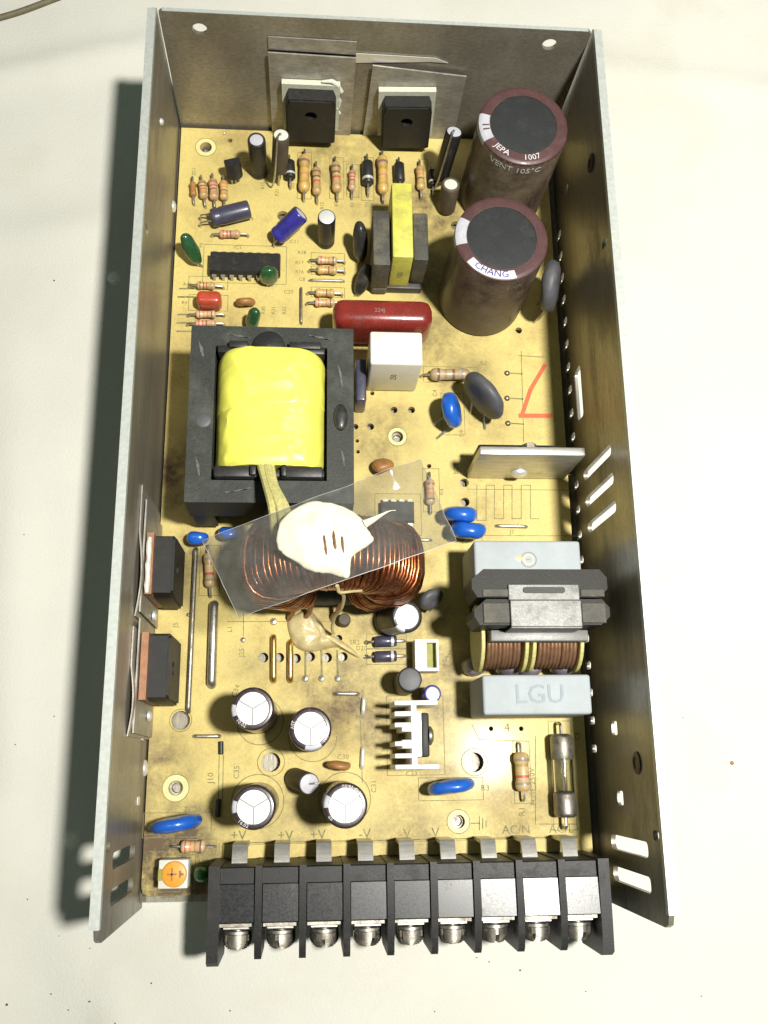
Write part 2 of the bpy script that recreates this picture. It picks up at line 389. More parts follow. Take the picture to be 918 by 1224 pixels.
    def build(s, name, material, parent=None, loc=None, angle=38, uv_along=None):
        loc = Vector(loc if loc is not None else (WORLD[parent.name] if parent else (0, 0, 0)))
        me = bpy.data.meshes.new(name)
        me.from_pydata([((v - loc) * S)[:] for v in s.v], [], s.f)
        me.materials.append(M[material] if isinstance(material, str) else material)
        me.polygons.foreach_set('use_smooth', [True] * len(me.polygons))
        me.update(); me.set_sharp_from_angle(angle=math.radians(angle))
        if uv_along:
            a, b = Vector(uv_along[0]), Vector(uv_along[1]); d = b - a; L2 = d.length_squared
            uv = me.uv_layers.new(name='along')
            for lp in me.loops: uv.data[lp.index].uv = ((s.v[lp.vertex_index] - a).dot(d) / L2, 0)
        return place(bpy.data.objects.new(name, me), parent, loc)

def place(o, parent, loc):
    loc = Vector(loc); col.objects.link(o); WORLD[o.name] = loc
    if parent: o.parent = parent; o.location = (loc - WORLD[parent.name]) * S
    else: o.location = loc * S
    return o
def empty(name, loc, parent=None):
    o = bpy.data.objects.new(name, None); o.empty_display_size = .01
    return place(o, parent, loc)
def tag(o, label=None, cat=None, group=None, kind=None):
    for k, v in (('label', label), ('category', cat), ('group', group), ('kind', kind)):
        if v: o[k] = v
    return o
def circle(x, y, r, n=20, sy=1.): return [(x + r * math.cos(2 * math.pi * i / n), y + sy * r * math.sin(2 * math.pi * i / n)) for i in range(n)]
def rrect(x0, y0, x1, y1, r, n=5):
    out = []
    for cx, cy, a in ((x1 - r, y1 - r, 0), (x0 + r, y1 - r, 90), (x0 + r, y0 + r, 180), (x1 - r, y0 + r, 270)):
        for i in range(n + 1):
            w = math.radians(a + 90 * i / n); out.append((cx + r * math.cos(w), cy + r * math.sin(w)))
    return out

def text_mb(s, size, ext=.02, bold=0.):
    """lettering as a mesh: returns list of verts and faces, centred, in mm"""
    cu = bpy.data.curves.new('t', 'FONT'); cu.body = s; cu.size = size; cu.align_x = 'CENTER'; cu.align_y = 'CENTER'
    cu.extrude = ext; cu.offset = bold; cu.resolution_u = 2
    ob = bpy.data.objects.new('t', cu)
    me = bpy.data.meshes.new_from_object(ob)
    vs = [v.co.copy() for v in me.vertices]; fs = [tuple(p.vertices) for p in me.polygons]
    bpy.data.objects.remove(ob); bpy.data.curves.remove(cu); bpy.data.meshes.remove(me)
    return vs, fs
def text(s, size, pos, rot, parent, material='print', name='lettering', ext=.02):
    vs, fs = text_mb(s, size, ext)
    b = MB(); b.M = Matrix.Translation(pos) @ Matrix.Rotation(math.radians(rot), 4, 'Z'); b.add(vs, fs)
    return b.build(name, material, parent, angle=10)
def text_ring(s, size, c, r, a_mid, parent, material='white_print', flip=False, axis=None, name='lettering'):
    """lettering bent round a flat rim (in the plane of the cap top): a_mid is the angle of its middle; letters' feet point outwards when flip"""
    vs, fs = text_mb(s, size, .015)
    b = MB(); b.M = axis if axis is not None else Matrix.Translation(c)
    out = []
    for v in vs:
        if not flip: a = math.radians(a_mid) - v.x / r; rr = r + v.y
        else: a = math.radians(a_mid) + v.x / r; rr = r - v.y
        out.append((rr * math.cos(a), rr * math.sin(a), v.z))
    b.add(out, fs if not flip else fs)
    return b.build(name, material, parent, angle=10)
def text_cyl(s, size, c, r, a_mid, z, parent, material='white_print', name='lettering'):
    """lettering wrapped round the side of an upright cylinder"""
    vs, fs = text_mb(s, size, .015)
    b = MB(); out = []
    for v in vs:
        a = math.radians(a_mid) + v.x / r; rr = r + .03 + v.z
        out.append((c[0] + rr * math.cos(a), c[1] + rr * math.sin(a), z + v.y))
    b.add(out, fs)
    return b.build(name, material, parent, angle=10)
# ------------------------------------------------------------------ the cloth
def cloth_z(x, y):
    v = Vector((x, y, 0))
    z = 1.5 * noise.noise(v * .012) + .8 * noise.noise(v * .03 + Vector((7, 3, 0))) + .22 * noise.noise(Vector((x * .09, y * .05, 4)))
    # creases: long soft folds
    for (ax, ay, bx, by, h, w) in ((-120, 122, -62, 139, 1.1, 5), (-160, 150, -70, 168, 1.5, 4), (-96, 20, -84, -150, .9, 6), (-93, -90, -86, -170, 1.6, 3.2),
                                   (-66, -112, -46, -175, 1.0, 5), (60, 140, 150, 128, .8, 5), (-150, 60, -60, 80, .6, 7), (-115, -60, -70, -120, .7, 6), (20, -135, 120, -150, .7, 7)):
        dx, dy = bx - ax, by - ay; L2 = dx * dx + dy * dy
        t = max(-.15, min(1.15, ((x - ax) * dx + (y - ay) * dy) / L2))
        d = math.hypot(x - ax - t * dx, y - ay - t * dy)
        fade = max(0, min(1, (t + .15) / .3)) * max(0, min(1, (1.15 - t) / .3))
        z += 1.9 * h * math.exp(-(d / w) ** 2) * fade
    k = max(abs(x) / 62., abs(y) / 113.)
    f = max(0, min(1, (k - 1.0) / .18)); f = f * f * (3 - 2 * f)
    return -.06 + (z - .35) * f
b = MB(); n = 190; half = 330.
vs = []; fs = []
for j in range(n + 1):
    for i in range(n + 1):
        u, w = i / n * 2 - 1, j / n * 2 - 1
        x = half * (.45 * u + .55 * u ** 3); y = half * (.5 * w + .5 * w ** 3)
        vs.append((x, y, cloth_z(x, y)))
for j in range(n):
    for i in range(n): fs.append((j * (n + 1) + i, j * (n + 1) + i + 1, (j + 1) * (n + 1) + i + 1, (j + 1) * (n + 1) + i))
b.add(vs, fs)
tag(b.build('tablecloth', 'cloth', angle=80), 'cream white cotton cloth spread under the power supply', None, None, 'structure')

# specks of dirt on the cloth
b = MB()
spots = [((-84.58, -126.32, 0), .75), ((-66.11, -126.34, 0), .45), ((-75.12, -124.67, 0), .35), ((-88.38, 57.72, 0), .55), ((-81.75, -103.95, 0), .35), ((-73.98, -112.18, 0), .3), ((-52.36, -123.02, 0), .35),
         ((-66.86, -115.08, 0), .3), ((-33.97, -129.42, 0), .3), ((35.12, -122.75, 0), .45), ((24.64, -119.69, 0), .3), ((81.59, -63.63, 0), .3), ((-79.40, -61.78, 0), .4), ((-70.90, -128.12, 0), .3),
         ((50.82, -127.79, 0), .3), ((28.92, -115.15, 0), .35), ((-59.76, -130.74, 0), .35), ((27.66, -120.70, 0), .4), ((79.09, -129.54, 0), .3), ((14.18, -131.24, 0), .3), ((-90.18, -15.70, 0), .3), ((-87.71, -68.55, 0), .25)]
for (x, y, z), r in spots:
    b.ellipsoid((x, y, cloth_z(x, y) + .08), (.62 * r * random.uniform(.7, 1.3), .62 * r * random.uniform(.6, 1.), .1), 8, 5)
tag(b.build('dirt', 'speck'), 'tiny dark specks of dirt scattered on the cloth', None, None, 'stuff')
x, y, _ = (93.61, -75.18, 0)
c = MB(); c.blob(circle(x, y, .55, 9), cloth_z(x, y), .3, 3, .2)
tag(c.build('crumb', 'brown_dip', loc=(x, y, 0)), 'tiny brown crumb lying alone on the bright cloth', 'crumb')

# end of a dark cord in the rear left corner
a_, e_ = Vector((-110.56, 147.12, 1)), Vector((-99.06, 151.51, 1)); u_ = (e_ - a_).normalized()
pts = []
for i in range(25):
    p_ = a_ - u_ * 60 + u_ * (i * 4.2) + Vector((0, 1.6 * math.sin(i * .35), 0))
    pts.append((p_.x, p_.y, cloth_z(p_.x, p_.y) + .75))
c = MB(); c.tube(catmull(pts, 3, False), .9, 10)
tag(c.build('cord', 'cord', loc=pts[0]), 'thin dark brown cord lying on the cloth at the rear left corner', 'cord')

# ------------------------------------------------------------------ the metal case
case = tag(empty('metal_case', (0, 0, 0)), 'open bare metal case with tall side walls and ventilation slots', 'metal case')
W2, T = 55.4, 1.1
YB, YF = 106.5, -106.6
H = 48.0
b = MB()
b.prism(rrect(-W2, -105.2, W2, YB, .6, 2), 0, 2.0, [circle(-45.5, -95.5, 1.4, 12)])
b.build('floor_panel', 'aluminium', case, (0, 0, 0))
SIDE = Matrix(((0, 0, 1, 0), (1, 0, 0, 0), (0, 1, 0, 0), (0, 0, 0, 1)))          # (u, v, w) -> (y, z, x)
BACK = Matrix(((1, 0, 0, 0), (0, 0, -1, 0), (0, 1, 0, 0), (0, 0, 0, 1)))         # (u, v, w) -> (x, z, -y)
def slot(u0, v0, u1, v1, r): return rrect(u0, v0, u1, v1, r, 3)
outer = [(YF + .0, 0), (YB + 1.8, 0), (YB + 1.8, H - 1), (YB + .8, H), (YF + 2.5, H), (YF + .7, H - .8), (YF, H - 2.6)]
def wedge(u, v0, v1, w, lean):
    return [(u - w, v0), (u + w, v0 + .4), (u + w + lean, v1), (u - w + lean, v1 - .4)]
ends = [slot(-94.2, 14, -90.9, 39, 1.2), slot(-101.2, 14, -97.9, 39, 1.2), slot(-90.2, 42.6, -88.2, 46.2, .9), slot(47.8, 40.8, 49.8, 44.6, .9)]
rh = [slot(72.9 - 6.91 * k, 2.7, 74.9 - 6.91 * k, 7.4, .9) for k in range(22)]
rh += [slot(-68.4, 19.4, -65.2, 24.6, .6), slot(-84.1, 20, -80.9, 25.2, .6), slot(14, 10.2, 28.4, 16.2, 1.0)]
rh += [slot(-3.4, 12.6, -.6, 35.6, 1.2), slot(-10.6, 12.8, -7.8, 35.8, 1.2), slot(-17.6, 13, -14.8, 36, 1.2), circle(82.5, 15.4, 1.1, 10, 1.6)]
b = MB(); b.M = SIDE; b.prism(outer, W2, W2 + T, ends + rh)
right = tag(b.build('side_wall', 'aluminium', case, (W2, 0, 0)), 'side wall pierced by slots and a row of small holes')
b = MB(); b.M = SIDE; b.prism(outer, -W2 - T, -W2, ends)
left = b.build('side_wall', 'aluminium', case, (-W2, 0, 0))
b = MB(); b.M = BACK
b.prism([(-W2 + .6, 0.2), (W2 - .6, 0.2), (W2 - .6, H - .8), (W2 - 1.4, H), (-W2 + 1.4, H), (-W2 + .6, H - .8)], -YB - 1.0, -YB, [circle(-45.2, 42.6, 1.9, 16), circle(45, 43, 1.9, 16)])
back = b.build('back_wall', 'aluminium', case, (0, YB, 0))
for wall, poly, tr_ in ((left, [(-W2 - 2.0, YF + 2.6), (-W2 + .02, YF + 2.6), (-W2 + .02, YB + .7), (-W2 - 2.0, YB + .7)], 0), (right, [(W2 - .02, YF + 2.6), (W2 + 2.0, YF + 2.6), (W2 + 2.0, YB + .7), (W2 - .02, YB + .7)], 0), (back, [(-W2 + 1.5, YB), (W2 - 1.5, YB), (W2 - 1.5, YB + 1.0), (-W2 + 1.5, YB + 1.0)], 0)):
    b = MB(); b.prism(poly, H + .003 if wall is back else H - 1.4, H + .12); b.build('painted_lit_edge', 'case_edge_lit', wall)  # edge strips whose paler colour stands in for direct lamplight
b = MB(); b.prism([(-54.6, -105.35), (-40, -105.35), (-40, -105.22), (-54.6, -105.22)], .1, 1.95); b.build('painted_lit_edge', 'case_edge_lit', case)
# bent rims where floor meets wall
for sx in (-1, 1):
    b = MB(); pts = []
    pr = [(sx * W2, 2), (sx * (W2 - 1.2), 2), (sx * W2, 3.4)]
    b.add([(pr[0][0], YF + 1.6, 2), (pr[1][0], YF + 1.6, 2.002), (pr[2][0], YF + 1.6, 3.2), (pr[0][0], YB, 2), (pr[1][0], YB, 2.002), (pr[2][0], YB, 3.2)],
          [(0, 1, 2), (5, 4, 3), (1, 4, 5, 2)] if sx < 0 else [(2, 1, 0), (3, 4, 5), (2, 5, 4, 1)])
    b.build('bend', 'aluminium', left if sx < 0 else right)
# pressed dimples, rivets and painted-on glints
for wall, x, y, z, r, m in ((right, W2, 74.9, 38, 2.5, 'epoxy_dark'), (right, W2, -74.7, 36.7, 2.5, 'epoxy_dark')):
    b = MB(); b.M = Matrix.Translation((x, y, z)) @ Matrix.Rotation(math.radians(-90), 4, 'Y')
    b.lathe([(r, 0), (r * .95, .35), (r * .55, .5), (r * .45, .25), (0.001, .25)], 20, False)
    b.build('rivet', m, wall)
for y, z, r in ((-74.5, 6.6, 2.0), (77.8, 7.5, 1.7), (86, 33, .9)):
    b = MB(); b.M = Matrix.Translation((-W2, y, z)) @ Matrix.Rotation(math.radians(90), 4, 'Y')
    b.lathe([(r, 0), (r * .9, .4), (r * .5, .75), (.001, .85)], 18, False)
    b.build('rivet', 'bright_metal', left)
for y, z in ((-67.2, 12.3), (-81.8, 13.4)):
    b = MB(); b.box((-W2, y - 1.0, z - 1.4), (-W2 + .25, y + 1.0, z + 1.4), .1, 1); b.build('painted_glint', 'bright_metal', left)  # pale plates that paint small glints onto the left wall

# ------------------------------------------------------------------ the circuit board
ZP = 5.0
board_root = tag(empty('circuit_board', (0, 0, 3.4)), 'yellow circuit board crowded with power supply components inside the metal case', 'circuit board')
def pz(t): return (t[0], t[1])
HOLES = []      # (x, y, r)
for p, r in (((-47.36, 99.30, 5), 1.7), ((7.08, 11.17, 5), 1.55), ((-48.04, -79.26, 5), 1.7), ((20.44, -88.08, 5), 1.6), ((-25.31, -73.50, 5), 2.3), ((24.90, -74.12, 5), 2.4), ((-47.54, -63.31, 5), 2.3),
             ((-24.80, 77.60, 5), 1.6), ((25.19, 76.15, 5), 1.5), ((-27.66, -48.08, 5), 1.25), ((-23.69, -48.10, 5), 1.2), ((-19.50, -48.32, 5), 1.2), ((-15.93, -47.92, 5), 1.2), ((-11.71, -48.15, 5), 1.25),
             ((-7.70, -47.95, 5), 1.2), ((6.29, 18.88, 5), .95), ((11.10, 18.97, 5), .95), ((-0.16, 13.94, 5), .95), ((-4.24, 13.87, 5), .8), ((38.03, 30.37, 5), .8), ((37.68, 22.89, 5), .8),
             ((37.57, 15.52, 5), .8), ((42.00, 43.45, 5), .95), ((24.92, -1.63, 5), 1.2), ((24.95, -7.00, 5), 1.2), ((-40.46, 101.86, 5), .7), ((29.45, -66.06, 5), .6), ((37.12, -66.14, 5), .6),
             ((-8.76, -43.30, 5), .9), ((-1.74, -44.38, 5), .6), ((-1.76, -47.98, 5), .6), ((15.53, 2.96, 5), .6), ((-3.80, 9.81, 5), .5), ((-3.60, 6.73, 5), .5), ((0.39, 23.66, 5), .6)):
    HOLES.append((p[0], p[1], r))
b = MB()
edge = [(-55.0, -101.6), (-54.6, -102.8), (-53.4, -103.4), (52.4, -103.4), (53.4, -102.6), (53.4, 105.6), (-54.6, 105.6)]
b.prism(edge, 3.4, ZP, [circle(x, y, r, 18) for x, y, r in HOLES])
board = b.build('board', 'board', board_root, (0, 0, 3.4))
# metal spacers seen through the four mounting holes, ring pads round them
for (x, y, r) in HOLES[:4]:
    b = MB(); b.M = Matrix.Translation((x, y, 2.0)); b.lathe([(2.9, 0), (2.9, 1.35), (1.2, 1.35), (1.05, .2), (.001, .2)], 20, False)
    b.build('standoff', 'steel', board_root, (x, y, 2))
for (x, y, r), ro in zip(HOLES[:7], (2.9, 2.5, 3.1, 2.7, 3.2, 3.2, 2.6)):
    b = MB(); b.M = Matrix.Translation((x, y, ZP))
    if ro != 2.6 and r < 2: b.lathe([(r + .08, .0), (r + .08, .045), (ro, .045), (ro, 0)], 28, False); b.build('ring_pad', 'copper_pad', board_root, (x, y, ZP))
    b = MB(); b.M = Matrix.Translation((x, y, ZP)); b.lathe([(ro, .0), (ro, .05), (ro + .18, .05), (ro + .18, 0)], 32, False); b.build('printed_ring', 'print', board_root, (x, y, ZP))

def strip(pts, w=.22, m='print', name='printed_line', z=ZP + .01, t=.02):
    b = MB()
    for i in range(len(pts) - 1):
        a, c = Vector(pts[i][:2]), Vector(pts[i + 1][:2]); d = (c - a)
        if d.length < 1e-4: continue
        d.normalize(); nrm = Vector((-d.y, d.x)) * w / 2; a = a - d * w * .4; c = c + d * w * .4
        zz = z + .004 * (i % 2)
        q = [a - nrm, c - nrm, c + nrm, a + nrm]
        b.add([(p.x, p.y, zz) for p in q] + [(p.x, p.y, zz + t) for p in q], [(4, 5, 6, 7), (0, 1, 5, 4), (1, 2, 6, 5), (2, 3, 7, 6), (3, 0, 4, 7)])
    return b.build(name, m, board_root, (pts[0][0], pts[0][1], ZP))
def ringline(x, y, r, w=.2):
    b = MB(); b.M = Matrix.Translation((x, y, ZP)); b.lathe([(r, .0), (r, .03), (r + w, .03), (r + w, 0)], 40, False); return b.build('printed_ring', 'print', board_root, (x, y, ZP))

strip([(-36.46, -92.05, 5), (49.75, -92.09, 5)], .25)
strip([(-37.19, -93.73, 5), (-37.25, -92.04, 5)], .2)
strip([(-37.91, -71.77, 5), (-37.78, -81.92, 5)], .2); strip([(-36.90, -71.78, 5), (-36.78, -81.94, 5)], .2)
strip([(-32.96, -36.87, 5), (-32.81, -42.60, 5)], .18); strip([(-36.89, -39.00, 5), (-5.55, -39.03, 5)], .18)
strip([(42.39, 37.05, 5), (41.72, 10.24, 5)], .2)
for y_ in (0,): 
    strip([(38.74, 30.39, 5), (42.28, 30.21, 5)], .35); strip([(38.38, 22.90, 5), (42.13, 22.72, 5)], .35); strip([(38.26, 15.53, 5), (41.98, 15.34, 5)], .35)
strip([(41.61, 35.76, 5), (48.74, 35.41, 5)], .2)
strip([(48.84, 32.87, 5), (44.39, 25.50, 5), (41.65, 18.03, 5)], 1.15, 'print_red', 'warning_triangle', ZP + .045); strip([(41.17, 17.78, 5), (49.61, 17.92, 5)], 1.25, 'print_red', 'warning_triangle', ZP + .06)
z_ = [(28.30, -2.30, 5), (27.92, -12.05, 5), (30.40, -12.03, 5), (30.80, -2.27, 5), (33.08, -2.25, 5), (32.67, -11.56, 5), (35.16, -11.54, 5), (35.58, -2.22, 5), (37.87, -2.20, 5), (37.42, -11.52, 5), (39.91, -11.50, 5), (40.39, -2.17, 5), (42.91, -2.15, 5), (42.41, -11.48, 5), (44.68, -11.46, 5)]
strip(z_, .2)
strip([(24.60, -64.99, 5), (26.37, -68.68, 5), (38.45, -69.22, 5)], .2); strip([(40.65, -68.02, 5), (39.49, -88.99, 5)], .2); strip([(40.53, -89.01, 5), (49.95, -89.17, 5)], .2)
strip([(-3.52, -58.18, 5), (-3.02, -78.53, 5)], .2); strip([(-9.38, -57.31, 5), (-3.52, -58.18, 5)], .2)
strip([(-46.14, -100.07, 5), (-46.03, -102.64, 5), (-52.80, -102.50, 5)], .15)
strip([(-17.20, -46.44, 5), (-17.15, -52.30, 5)], .5, 'print', 'track'); strip([(-13.20, -46.46, 5), (-13.06, -52.32, 5)], .5, 'print', 'track'); strip([(-9.18, -46.47, 5), (-9.03, -52.34, 5)], .5, 'print', 'track')
for a, c in (((-52.82, 53.73, 5), (-48.92, 53.84, 5)), ((-53.16, 51.16, 5), (-49.05, 51.27, 5)), ((-52.93, 45.83, 5), (-48.84, 45.94, 5)), ((-53.04, 43.31, 5), (-48.97, 43.41, 5)), ((-52.93, 40.80, 5), (-49.32, 40.89, 5))): strip([a, c], .5, 'print', 'track')
for p in ((-42.95, 104.02, 5), (-32.57, 84.93, 5), (-29.61, 80.40, 5), (-9.48, 81.99, 5), (-4.89, 81.89, 5), (9.45, 82.43, 5)): pass
# lettering printed on the board
for s_, sz, p, r_ in (('+V', 3.2, (-32.75, -90.42, 5), 0), ('+V', 3.2, (-21.60, -90.62, 5), 0), ('+V', 3.2, (-13.79, -90.57, 5), 0), ('-V', 3.2, (-2.49, -90.58, 5), 0), ('-V', 3.2, (7.25, -90.75, 5), 0), ('-V', 3.2, (14.20, -90.68, 5), 0),
                      ('AC/N', 2.9, (34.63, -90.27, 5), 0), ('AC/L', 2.9, (45.89, -90.27, 5), 0), ('C32', 1.9, (-44.26, -84.13, 5), 180), ('J10', 2.1, (-39.75, -77.04, 5), 90), ('C35', 1.9, (-33.55, -75.76, 5), 90),
                      ('J25', 1.8, (-33.12, -46.81, 5), 90), ('C34', 1.9, (-34.31, -56.32, 5), 70), ('SR2', 1.7, (-4.72, -44.37, 5), 0), ('4', 3.0, (33.50, -65.90, 5), 0), ('R3', 2.0, (27.38, -80.34, 5), 0), ('R1', 2.2, (36.31, -86.00, 5), 90), ('FUSE 250V', 2.0, (39.35, -80.11, 5), 90),
                      ('L1', 1.7, (-36.21, -40.91, 5), 90), ('R9', 1.5, (-18.88, 83.27, 5), 90), ('R7', 1.5, (-9.48, 81.99, 5), 90), ('R5', 1.5, (-4.89, 81.89, 5), 90), ('R22', 1.5, (-30.70, 87.21, 5), 90), ('R21', 1.5, (-26.59, 85.17, 5), 90),
                      ('R18', 1.5, (-19.19, 66.00, 5), 0), ('R17', 1.5, (-19.86, 62.80, 5), 0), ('R16', 1.5, (-19.83, 59.91, 5), 0), ('C8', 1.5, (-19.10, 57.58, 5), 0), ('IC1', 1.6, (-37.32, 66.98, 5), 0), ('C20', 1.6, (-22.79, 53.57, 5), 0),
                      ('R30', 1.5, (-29.65, 47.73, 5), 90), ('R31', 1.5, (-26.88, 47.80, 5), 90), ('R32', 1.5, (-23.87, 47.88, 5), 90), ('D9', 1.6, (24.72, 12.40, 5), 90), ('C31', 1.8, (-0.16, -79.55, 5), 90), ('J5', 1.8, (-49.79, -39.83, 5), 90), ('R6', 1.5, (-47.60, 67.43, 5), 90)):
    text(s_, sz, Vector(p) + Vector((0, 0, .03)), r_, board_root)
def frame_line(x0, y0, x1, y1, w=.16): return strip([(x0, y0), (x1, y0), (x1, y1), (x0, y1), (x0, y0)], w, 'print', 'printed_outline')
def fl(a, c): return frame_line(a[0], a[1], c[0], c[1])
for a, c in (((-46.68, 67.72, 5), (-23.53, 55.88, 5)), ((-50.46, 57.66, 5), (-39.72, 53.85, 5)), ((-50.23, 52.01, 5), (-39.52, 47.20, 5)), ((-16.59, 66.08, 5), (-7.10, 62.42, 5)), ((-16.56, 61.85, 5), (-7.10, 59.25, 5)), ((-16.51, 55.31, 5), (-7.12, 52.21, 5)),
             ((-20.74, 98.78, 5), (-16.72, 83.36, 5)), ((-11.45, 97.49, 5), (-7.31, 83.72, 5)), ((-6.56, 95.45, 5), (-2.94, 84.44, 5)), ((-2.13, 97.90, 5), (1.43, 83.51, 5)), ((14.69, 98.05, 5), (17.35, 85.23, 5)), ((14.62, 31.88, 5), (29.90, 27.20, 5)), ((19.30, 24.02, 5), (25.62, 11.93, 5)),
             ((-1.72, -42.25, 5), (8.51, -45.90, 5)), ((-1.75, -46.08, 5), (8.43, -49.92, 5)), ((34.62, -69.18, 5), (38.92, -84.07, 5)), ((44.07, -64.35, 5), (49.86, -90.54, 5)), ((-48.30, -91.08, 5), (-37.96, -94.47, 5)), ((-54.03, -93.60, 5), (-42.70, -103.45, 5)), ((10.81, -77.73, 5), (26.85, -83.10, 5)),
             ((-55.27, -84.90, 5), (-39.27, -90.49, 5)), ((-44.33, -19.28, 5), (-39.20, -32.36, 5)), ((25.69, 0.96, 5), (55.71, -3.43, 5)), ((29.10, -16.16, 5), (55.20, -17.84, 5)), ((13.70, 2.23, 5), (18.12, -9.83, 5)), ((0.79, -4.91, 5), (13.05, -16.26, 5)), ((3.21, -57.82, 5), (17.47, -77.03, 5))): fl(a, c)
for s_, sz, p, r_ in (('C3', 1.6, (51.36, -68.13, 5), 90), ('D3', 1.5, (-22.06, 87.55, 5), 90), ('D1', 1.5, (-0.53, 82.33, 5), 90), ('R12', 1.5, (-13.58, 81.28, 5), 90), ('C9', 1.6, (-34.03, 76.18, 5), 0), ('C11', 1.6, (-21.36, 69.38, 5), 0), ('R40', 1.4, (-50.81, 55.07, 5), 0), ('R41', 1.4, (-51.03, 49.43, 5), 0),
                      ('Q3', 1.6, (-35.19, 94.23, 5), 90), ('ZD1', 1.4, (-50.40, 91.09, 5), 90), ('R2', 1.7, (31.55, 33.25, 5), 0), ('C4', 1.7, (17.68, 23.99, 5), 90), ('TH1', 1.7, (34.61, 16.93, 5), 0), ('BD1', 1.8, (22.78, 2.34, 5), 90), ('C33', 1.7, (9.17, -76.72, 5), 0), ('C30', 1.7, (-7.73, -72.52, 5), 0),
                      ('R33', 1.5, (-39.12, -95.01, 5), 0), ('SVR1', 1.6, (-48.11, -103.70, 5), 0), ('LED', 1.5, (-40.65, -96.10, 5), 0), ('D20', 1.6, (-3.02, -45.86, 5), 0), ('CN1', 1.6, (19.20, -47.85, 5), 90), ('C2', 1.8, (24.15, -29.65, 5), 90), ('C1', 1.8, (23.17, -57.54, 5), 90), ('R4', 1.6, (18.73, -4.27, 5), 90), ('J7', 1.6, (37.24, -15.20, 5), 0), ('C28', 1.6, (5.32, -29.69, 5), 0)):
    text(s_, sz, Vector(p) + Vector((0, 0, .03)), r_, board_root)
# earth mark beside the screw hole
strip([(23.52, -88.52, 5), (25.59, -88.56, 5)], .25); strip([(25.65, -87.00, 5), (25.53, -90.11, 5)], .25); strip([(26.46, -87.41, 5), (26.37, -89.74, 5)], .25); strip([(27.27, -88.00, 5), (27.21, -89.36, 5)], .25)

def lead(b, p0, p1, r=.32):   # a wire leaving a body end and dropping into the board
    p0, p1 = Vector(p0), Vector(p1)
    k = Vector((p1.x, p1.y, p0.z))
    d = (k - p0)
    e = p0 + d * .72
    b.tube([p0, e, p0 + d * .93 + Vector((0, 0, -.15 * (p0.z - p1.z))), Vector((k.x, k.y, p0.z - .45 * (p0.z - p1.z))), p1 - Vector((0, 0, .6))], r, 7)
# ------------------------------------------------------------------ builders for the board's components
R = board_root
def electro(name, base, top, r, sleeve, label, disc=.76, vent=True, stripe=None, stripe_w=34, stripe_m='stripe', top_m='cap_top', leads=True, crimp=True, rim=None):
    base, top = Vector(base), Vector(top); h = (top - base).length
    b = MB(); b.M = b.frame(base, top)
    rot0 = b.M.copy()
    pr = [(.001, 0), (r * .88, 0), (r, .5)]
    if crimp: pr += [(r, 1.3), (r * .94, 1.9), (r * .94, 2.2), (r, 2.8)]
    pr += [(r, h - .9), (r * .985, h - .4), (r * .94, h - .08), (r * .9, h), (r * disc, h), (r * disc, h - .35), (.001, h - .35)]
    b.lathe(pr, 40, False)
    o = tag(b.build(name, sleeve, R, base, 50), label)
    t = MB(); t.M = rot0
    rd = r * disc - .03
    if vent:
        for k in range(3):
            a0 = math.radians(90 + 120 * k); g = .24
            pts = []
            for i in range(13):
                a = a0 + math.radians(120) * i / 12; pts.append(Vector((rd * math.cos(a), rd * math.sin(a))))
            mid = a0 + math.radians(60); off = Vector((math.cos(mid), math.sin(mid))) * g
            pts = [p * ((rd - g) / rd) + off for p in pts] + [off]
            t.prism([(p.x, p.y) for p in pts], h - .34, h - .06)
        t.build('top', top_m, o, None, 30)
        f = MB(); f.M = rot0; f.lathe([(rd, h - .345), (rd, h - .3), (.001, h - .3)], 28, False); f.build('vent_groove', 'groove', o)
    else:
        t.lathe([(rd, h - .345), (rd, h - .12), (rd * .9, h - .04), (.001, h - .04)], 28, False); t.build('top', top_m, o)
    if stripe is not None:
        s_ = MB(); s_.M = rot0; a = math.radians(stripe); w = math.radians(stripe_w / 2)
        s_.lathe([(r + .03, 3), (r + .03, h - .9), (r * .985 + .03, h - .38), (r * .94 + .02, h - .05), (r * .9, h + .03), (r * disc + .05, h + .03)], 10, False, (a - w, a + w))
        s_.build('stripe', stripe_m, o)
    return o, rot0, h

def resistor(p0, p1, r, m, label, name='resistor', over=2.2, dogbone=True, lift=.5, leads=(1, 1), band=None):
    """axial part lying along p0-p1 (board positions of its two body ends)"""
    a, c = Vector((p0[0], p0[1], ZP + r + lift)), Vector((p1[0], p1[1], ZP + r + lift))
    d = c - a; L_ = d.length; u = d / L_
    b = MB(); b.M = b.frame(a, c)
    if dogbone: pr = [(.001, 0), (r * .55, .05), (r * .9, L_ * .06), (r, L_ * .13), (r, L_ * .22), (r * .86, L_ * .3), (r * .86, L_ * .7), (r, L_ * .78), (r, L_ * .87), (r * .9, L_ * .94), (r * .55, L_ - .05), (.001, L_)]
    else: pr = [(.001, 0), (r * .85, 0), (r, .25), (r, L_ - .25), (r * .85, L_), (.001, L_)]
    b.lathe(pr, 20, False)
    o = tag(b.build(name, m, R, (a + c) / 2, 45, (a, c)), label)
    for e, s_, on in ((a, -1, leads[0]), (c, 1, leads[1])):
        if not on: continue
        w = MB(); q = e + u * s_ * over; lead(w, e - u * s_ * .2, (q.x, q.y, ZP)); w.build('lead', 'tin', o)
    if band:
        k = MB(); k.M = k.frame(a, c); k.lathe([(r * (.88 if dogbone else 1.) + .03, L_ * (band - .06)), (r * (.88 if dogbone else 1.) + .03, L_ * (band + .06))], 20, False); k.build('band', 'bright_metal', o)
    return o

